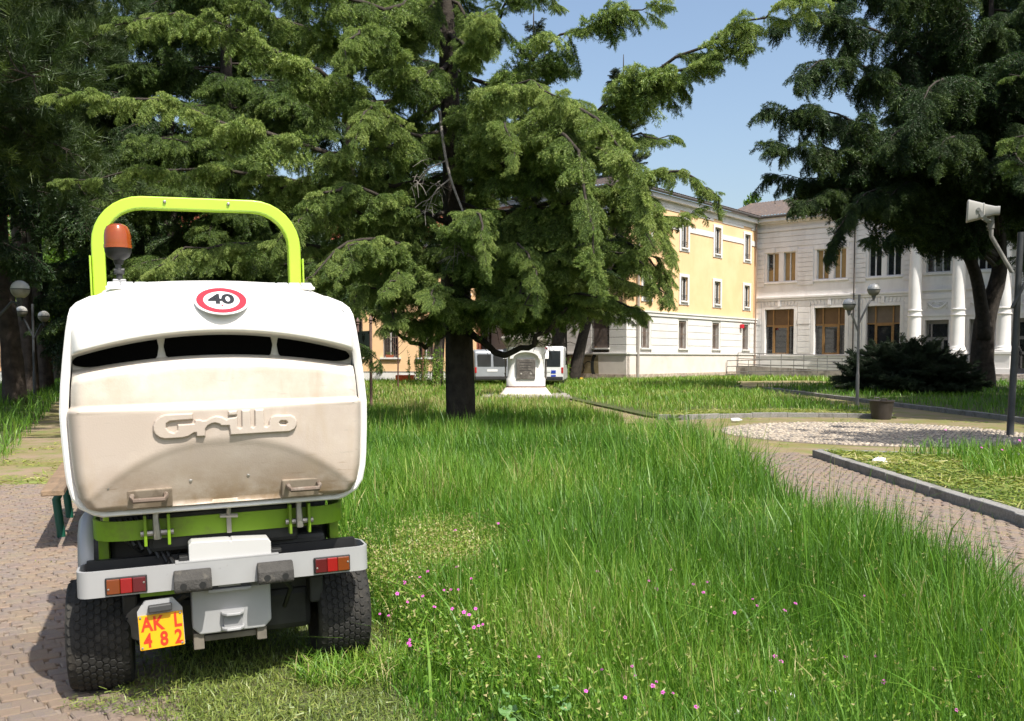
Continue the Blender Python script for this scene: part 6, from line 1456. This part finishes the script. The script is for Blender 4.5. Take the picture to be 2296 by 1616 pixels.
# ------------------------------------------------------------------ bench, mostly hidden behind the mower
be = root('park_bench', (-3.60,7.4,0), 'park bench with wooden slats and green tube legs left of the mower', 'bench', rot=(0,0,R(22)))
WOOD = stain(mat('weathered_plank', (.24,.165,.105), .8, .25, 6., .4), (.15,.11,.075), 3., .5, .65, (6,.6,6))
GRN = mat('green_tube', (.012,.085,.055), .4, .15, 6.)
for k, (x, z, t) in enumerate(((-.02,.44,0),(.16,.44,0),(.34,.44,0),(.50,.60,75),(.55,.80,75))):
    mb = MB(); mb.bb(-.075,.075,-.95,.95,-.02,.02); o = put(mb, 'slat', WOOD, be, bevel=.006); o.location = (x,0,z); o.rotation_euler = (0,R(-t),0)
for y in (-.25,.70):
    mb = MB(); mb.tube([(-.02,y,0),(-.05,y,.30),(.0,y,.39),(.15,y,.41),(.40,y,.40),(.48,y,.55),(.57,y,.86)], .032, 10); put(mb, 'leg', GRN, be, smooth=True)
    mb = MB(); mb.tube([(.40,y,.40),(.47,y,0)], .032, 10); put(mb, 'leg', GRN, be, smooth=True)
# ------------------------------------------------------------------ vans and car
VW = mat('van_white', (.78,.78,.78), .3, .03, 4., coat=.4); VG = glassmat('van_glass', (.03,.035,.04)); VR = mat('van_red', (.45,.02,.02), .3); VBK = mat('van_black', (.03,.03,.03), .6)
def van(name, loc, rz, body, lab, H=2.0, W=1.75, L=4.4, lights=True, cat='van'):
    t = root(name, loc, lab, cat, 'vans parked in front of the buildings' if cat == 'van' else None, rot=(0,0,rz)); h = W/2
    side = [(-L/2,.35),(-L/2,1.0),(-L/2+.06,H-.12),(-L/2+.2,H),(L/2-1.6,H),(L/2-.9,1.05),(L/2-.15,.92),(L/2,.6),(L/2,.35)] if cat == 'van' else [(-L/2,.35),(-L/2,.85),(-L/2+.5,.92),(-L/2+1.1,H),(L/2-1.7,H),(L/2-1.0,.95),(L/2-.1,.8),(L/2,.5),(L/2,.35)]
    mb = MB(); mb.prism(side, lambda a,b,hh: (hh,a,b), -h, h); bo = put(mb, 'body', body, t, bevel=.07, smooth=30)
    for s_ in (-1,1):
        mb = MB(); mb.bb(*sorted((s_*.06,s_*(h-.14))),-L/2-.012,-L/2+.02,1.02,H-.22); put(mb, 'rear_window', VG, t, bevel=.03)
        mb = MB(); mb.bb(*sorted((s_*(h-.10),s_*(h-.005))),-L/2-.014,-L/2+.04,.72,1.0); put(mb, 'tail_light', VR, t, bevel=.01)
        mb = MB(); mb.prism([(L/2-2.3,1.1),(L/2-1.1,1.1),(L/2-1.65,H-.2),(L/2-2.3,H-.2)], lambda a,b,hh: (hh,a,b), s_*h-.004, s_*h+.006); put(mb, 'side_window', VG, t)
        for y in (-L/2+.8, L/2-.8):
            put(MB().lathe([(0,-.1),(.2,-.1),(.30,-.09),(.31,0),(.30,.09),(.2,.1),(0,.1)], 22, (s_*(h-.1),y,.31), 'x'), 'wheel', VBK, t, smooth=30)
    mb = MB(); mb.bb(-h+.02,h-.02,-L/2-.06,-L/2+.1,.38,.56); put(mb, 'rear_bumper', VBK, t, bevel=.03)
    mb = MB(); mb.bb(-.26,.26,-L/2-.016,-L/2,.78,.89); put(mb, 'number_plate', WHT, t)
    mb = MB(); mb.prism([(L/2-1.50,H-.12),(L/2-.98,1.12),(L/2-.96,1.13),(L/2-1.48,H-.10)], lambda a,b,hh: (hh,a,b), -h+.1, h-.1); put(mb, 'windscreen', VG, t)
    return t
q = at(1228,850,46); v1 = van('white_van', (q.x,q.y,-.05), R(-6), VW, 'white van with rear windows and blue stickers right of the monument')
mb = MB(); mb.bb(.30,.52,-2.22,-2.205,.72,.86); mb.bb(.30,.52,-2.22,-2.205,.52,.64); put(mb, 'blue_sticker', mat('sticker_blue',(.02,.06,.42),.4), v1)
mb = MB(); mb.bb(-.12,.12,-2.22,-2.1,1.88,1.95); put(mb, 'brake_light', VR, v1)
q = at(1082,850,47); van('grey_van', (q.x,q.y,-.05), R(14), mat('van_silver',(.36,.38,.41),.3,.05,4.,metal=.3), 'silver-grey van seen between the cedar trunk and the monument', H=1.85)
q = at(125,828,64); van('parked_car', (q.x,q.y,-.03), R(70), mat('car_dark',(.10,.105,.11),.3), 'dark car on the street beside the mower hopper', H=1.42, L=4.0, cat='car')
q = at(20,830,62); van('parked_car', (q.x,q.y,-.03), R(80), VW, 'white car on the street at the left edge', H=1.42, L=4.0, cat='car')
# ------------------------------------------------------------------ parking sign, street railing, orange crate, sapling
q = at(43,791,44); ps = root('parking_sign', (q.x,q.y,0), 'blue and white parking sign between the left tree trunks', 'sign')
put(MB().lathe([(.03,0),(.03,2.3)], 8), 'post', POLE, ps)
mb = MB(); mb.bb(-.2,.2,-.05,-.03,.85,2.25); put(mb, 'panel', WHT, ps); mb = MB(); mb.bb(-.18,.18,-.056,-.052,1.42,1.90); put(mb, 'blue_field', mat('sign_blue',(.01,.06,.38),.4), ps)
tm = text_mesh('P', .5, .003, 'letter', 0, .008); tm.materials.append(mat('sign_blue',(0,0,0))); o = link('letter', tm, None, ps); o.location = (0,-.056,2.06); o.rotation_euler = (R(90),0,0); o.scale = (.9,.9,.6)
mb = MB(); mb.prism([(-.02,1.5),(.02,1.5),(.02,1.68),(.08,1.68),(0,1.82),(-.08,1.68),(-.02,1.68)], lambda a,b,h: (a,h,b), -.062, -.057); put(mb, 'arrow', WHT, ps)
mb = MB()
for k in range(5): mb.bb(-.13,.13,-.056,-.052,.95+k*.09,.99+k*.09)
put(mb, 'small_print', mat('print_grey',(.2,.2,.22),.6), ps)
b = Vector((-24,56,0)); fr_ = root('street_railing', b, 'low dark street railing beyond the left path', 'railing')
mb = MB()
for z in (.35,.65,.95): mb.tube([(-5,0,z),(5,0,z)], .025, 6)
put(mb, 'rails', POLED, fr_)
for k in range(7): mb = MB(); mb.tube([(-5+k*1.66,0,0),(-5+k*1.66,0,1.0)], .03, 6); put(mb, 'post', POLED, fr_)
q = at(908,856,50); oc = root('orange_crate', (q.x,q.y,-.05), 'orange plastic crate standing in the grass by the yellow house', 'crate')
mb = MB(); mb.bb(-.48,.48,-.3,.3,0,.08); 
for (a0,a1,b0,b1) in ((-.48,.48,-.3,-.27),(-.48,.48,.27,.3),(-.48,-.45,-.27,.27),(.45,.48,-.27,.27)): mb.bb(a0,a1,b0,b1,.0,.52)
put(mb, 'box', mat('orange_plastic',(.72,.115,.03),.5,.08,5.), oc)
q = at(892,860,40); sa = root('sapling', (q.x,q.y,0), 'thin bare young tree in front of the yellow house', 'tree')
mb = MB(); mb.tube([(0,0,0),(.01,0,1.3),(.0,0,2.9)], [.035,.03,.015], 8); put(mb, 'trunk', mat('sapling_bark',(.12,.06,.045),.8), sa)
mb = MB()
for k in range(14): z = 1.5+k*.1; a = k*2.4; mb.tube([(0,0,z),(.25*math.cos(a),.25*math.sin(a),z+.2),(.45*math.cos(a),.45*math.sin(a),z+.45)], [.012,.009,.004], 4)
put(mb, 'twigs', mat('sapling_bark',(0,0,0)), sa)
q = at(1302,856,51); mb = MB().lathe([(.28,0),(.28,.03),(.2,.06),(.12,.3),(.0,.32)], 16); o = put(mb, 'yellow_bag', mat('yellow_plastic',(.75,.38,.02),.5), None, smooth=30); o.location = (q.x,q.y,0); tag(o, 'small yellow object at the foot of the leaning tree', 'litter')
# ------------------------------------------------------------------ flowers
PINK = mat('pink_petal', (.56,.11,.42), .6, .2, 60.); STEMG = mat('flower_stem', (.07,.15,.025), .7); DAIS = mat('daisy_petal', (.82,.82,.80), .6); DCEN = mat('daisy_eye', (.75,.45,.02), .7)
def flower_mesh(name, r, n, petal, h):
    mb = MB(); mats = []
    mb.tube([(0,0,-h),(.004,.002,-h*.5),(0,0,0)], .0016, 4); k1 = len(mb.f)
    for i in range(n):
        a = 2*math.pi*i/n; ca_, sa_ = math.cos(a), math.sin(a); w_ = r*2.2/n
        mb.add([(0,0,.001),(ca_*r*.6-sa_*w_,sa_*r*.6+ca_*w_,.003),(ca_*r,sa_*r,.001+.0005*(i%2)),(ca_*r*.6+sa_*w_,sa_*r*.6-ca_*w_,.003)], [(0,3,2,1)])
    k2 = len(mb.f); mb.lathe([(r*.25,.0035),(r*.2,.006),(0,.007)], 8)
    me = mb.mesh(name)
    for m_ in (STEMG, petal, DCEN if petal is DAIS else petal): me.materials.append(m_)
    idx = [0]*k1+[1]*(k2-k1)+[2]*(len(mb.f)-k2); me.polygons.foreach_set('material_index', idx); return me
pk = [flower_mesh('pink_wildflower', .0105, 5, PINK, .26) for _ in range(2)]; dz = flower_mesh('daisy', .017, 14, DAIS, .2)
FL = [(808,257),(743,288),(805,286),(587,322),(601,318),(640,323),(655,310),(755,371),(825,427),(1076,422),(1002,460),(1155,472),(1203,464),(1028,487),(1190,500),(1360,523),(1507,538),(1470,562),(1375,546),(1297,570),(1437,720),(1458,738),(1680,722),(1783,719),(1810,808),(2140,790),(2232,825),(2063,906),(1962,400),(945,755),(955,786),(1028,808),(1015,822),(840,766),(785,840),(920,862),(623,722),(405,556),(365,568),(383,577),(325,556),(296,492),(263,550),(240,427),(213,447),(160,464),(135,504),(170,533),(223,513),(105,580),(178,663),(180,683),(400,620),(415,615),(430,610),(390,452),(340,412),(335,285),(483,262),(1085,848),(1165,895),(1050,845),(2150,632),(2155,683),(1985,765),(1880,510),(1745,512),(75,574),(320,490),(345,490),(175,675),(160,470),(1030,490),(640,330)]
for i, (x, y) in enumerate(FL):
    p = gnd(802.6+x*.6503, 1003+y*.6503, .30 if y < 650 else .22); o = bpy.data.objects.new('pink_wildflower', pk[i%2]); col.objects.link(o); o.location = p
    s_ = random.uniform(.6,1.05); o.scale = (s_,s_,1); o.rotation_euler = (random.uniform(.3,.8),random.uniform(-.3,.3),random.uniform(-.4,.4)); tag(o, 'small pink wildflower among the unmown grass', 'flower', 'pink wildflowers in the grass')
for i in range(60):
    y = random.uniform(12.6,13.9); x = random.uniform(5.4,9.5)
    if (x-PC.x)**2+(y-PC.y)**2 < (PR+.2)**2: y -= 1.0
    o = bpy.data.objects.new('pink_wildflower', pk[0]); col.objects.link(o); o.location = (x,y-random.uniform(0,2),.085+random.uniform(.24,.36)); o.scale = (1.5,1.5,1); o.rotation_euler = (.6,0,random.uniform(-.5,.5)); tag(o, 'small pink wildflower on the lawn in front of the cobbles', 'flower', 'pink wildflowers beside the plaza')
for x, y in ((1428,840),(1495,858),(1480,892),(1300,910),(1425,938)):
    p = gnd(802.6+x*.6503, 1003+y*.6503, .17); o = bpy.data.objects.new('daisy', dz); col.objects.link(o); o.location = p; o.rotation_euler = (.5,random.uniform(-.2,.2),0); tag(o, 'white daisy at the bottom edge of the tall grass', 'flower', 'daisies in the foreground grass')
# mallow leaves at the very front
mp = gnd(1270,1608,.1); ml = root('mallow_plant', (mp.x,mp.y,.0), 'low plant with round pale green leaves at the bottom edge of the grass', 'plant'); MALL = mat('mallow_leaf', (.085,.18,.05), .6, .12, 30., c2=(.12,.23,.07))
me_l = MB(); n = 20
rim_ = [((.024+.003*math.cos(5*R(360*i/n)))*math.cos(R(360*i/n)), (.024+.003*math.cos(5*R(360*i/n)))*math.sin(R(360*i/n)), .006+.004*math.cos(5*R(360*i/n))) for i in range(n)]
me_l.add([(0,0,0)]+rim_, [(0,i+1,(i+1)%n+1) for i in range(n)]); lm = me_l.mesh('leaf'); lm.materials.append(MALL)
for i in range(26):
    o = bpy.data.objects.new('leaf', lm); col.objects.link(o); o.parent = ml; s_ = random.uniform(.55,1.15); o.scale = (s_,s_,s_)
    o.location = (random.uniform(-.26,.28),random.uniform(-.14,.16),random.uniform(.06,.17)); o.rotation_euler = (random.uniform(.1,.7),random.uniform(-.4,.4),random.uniform(0,6))
mb = MB()
for i in range(26): mb.tube([(random.uniform(-.1,.1),random.uniform(-.06,.06),0),(random.uniform(-.25,.25),random.uniform(-.12,.12),.12)], .002, 4)
put(mb, 'stems', STEMG, ml)
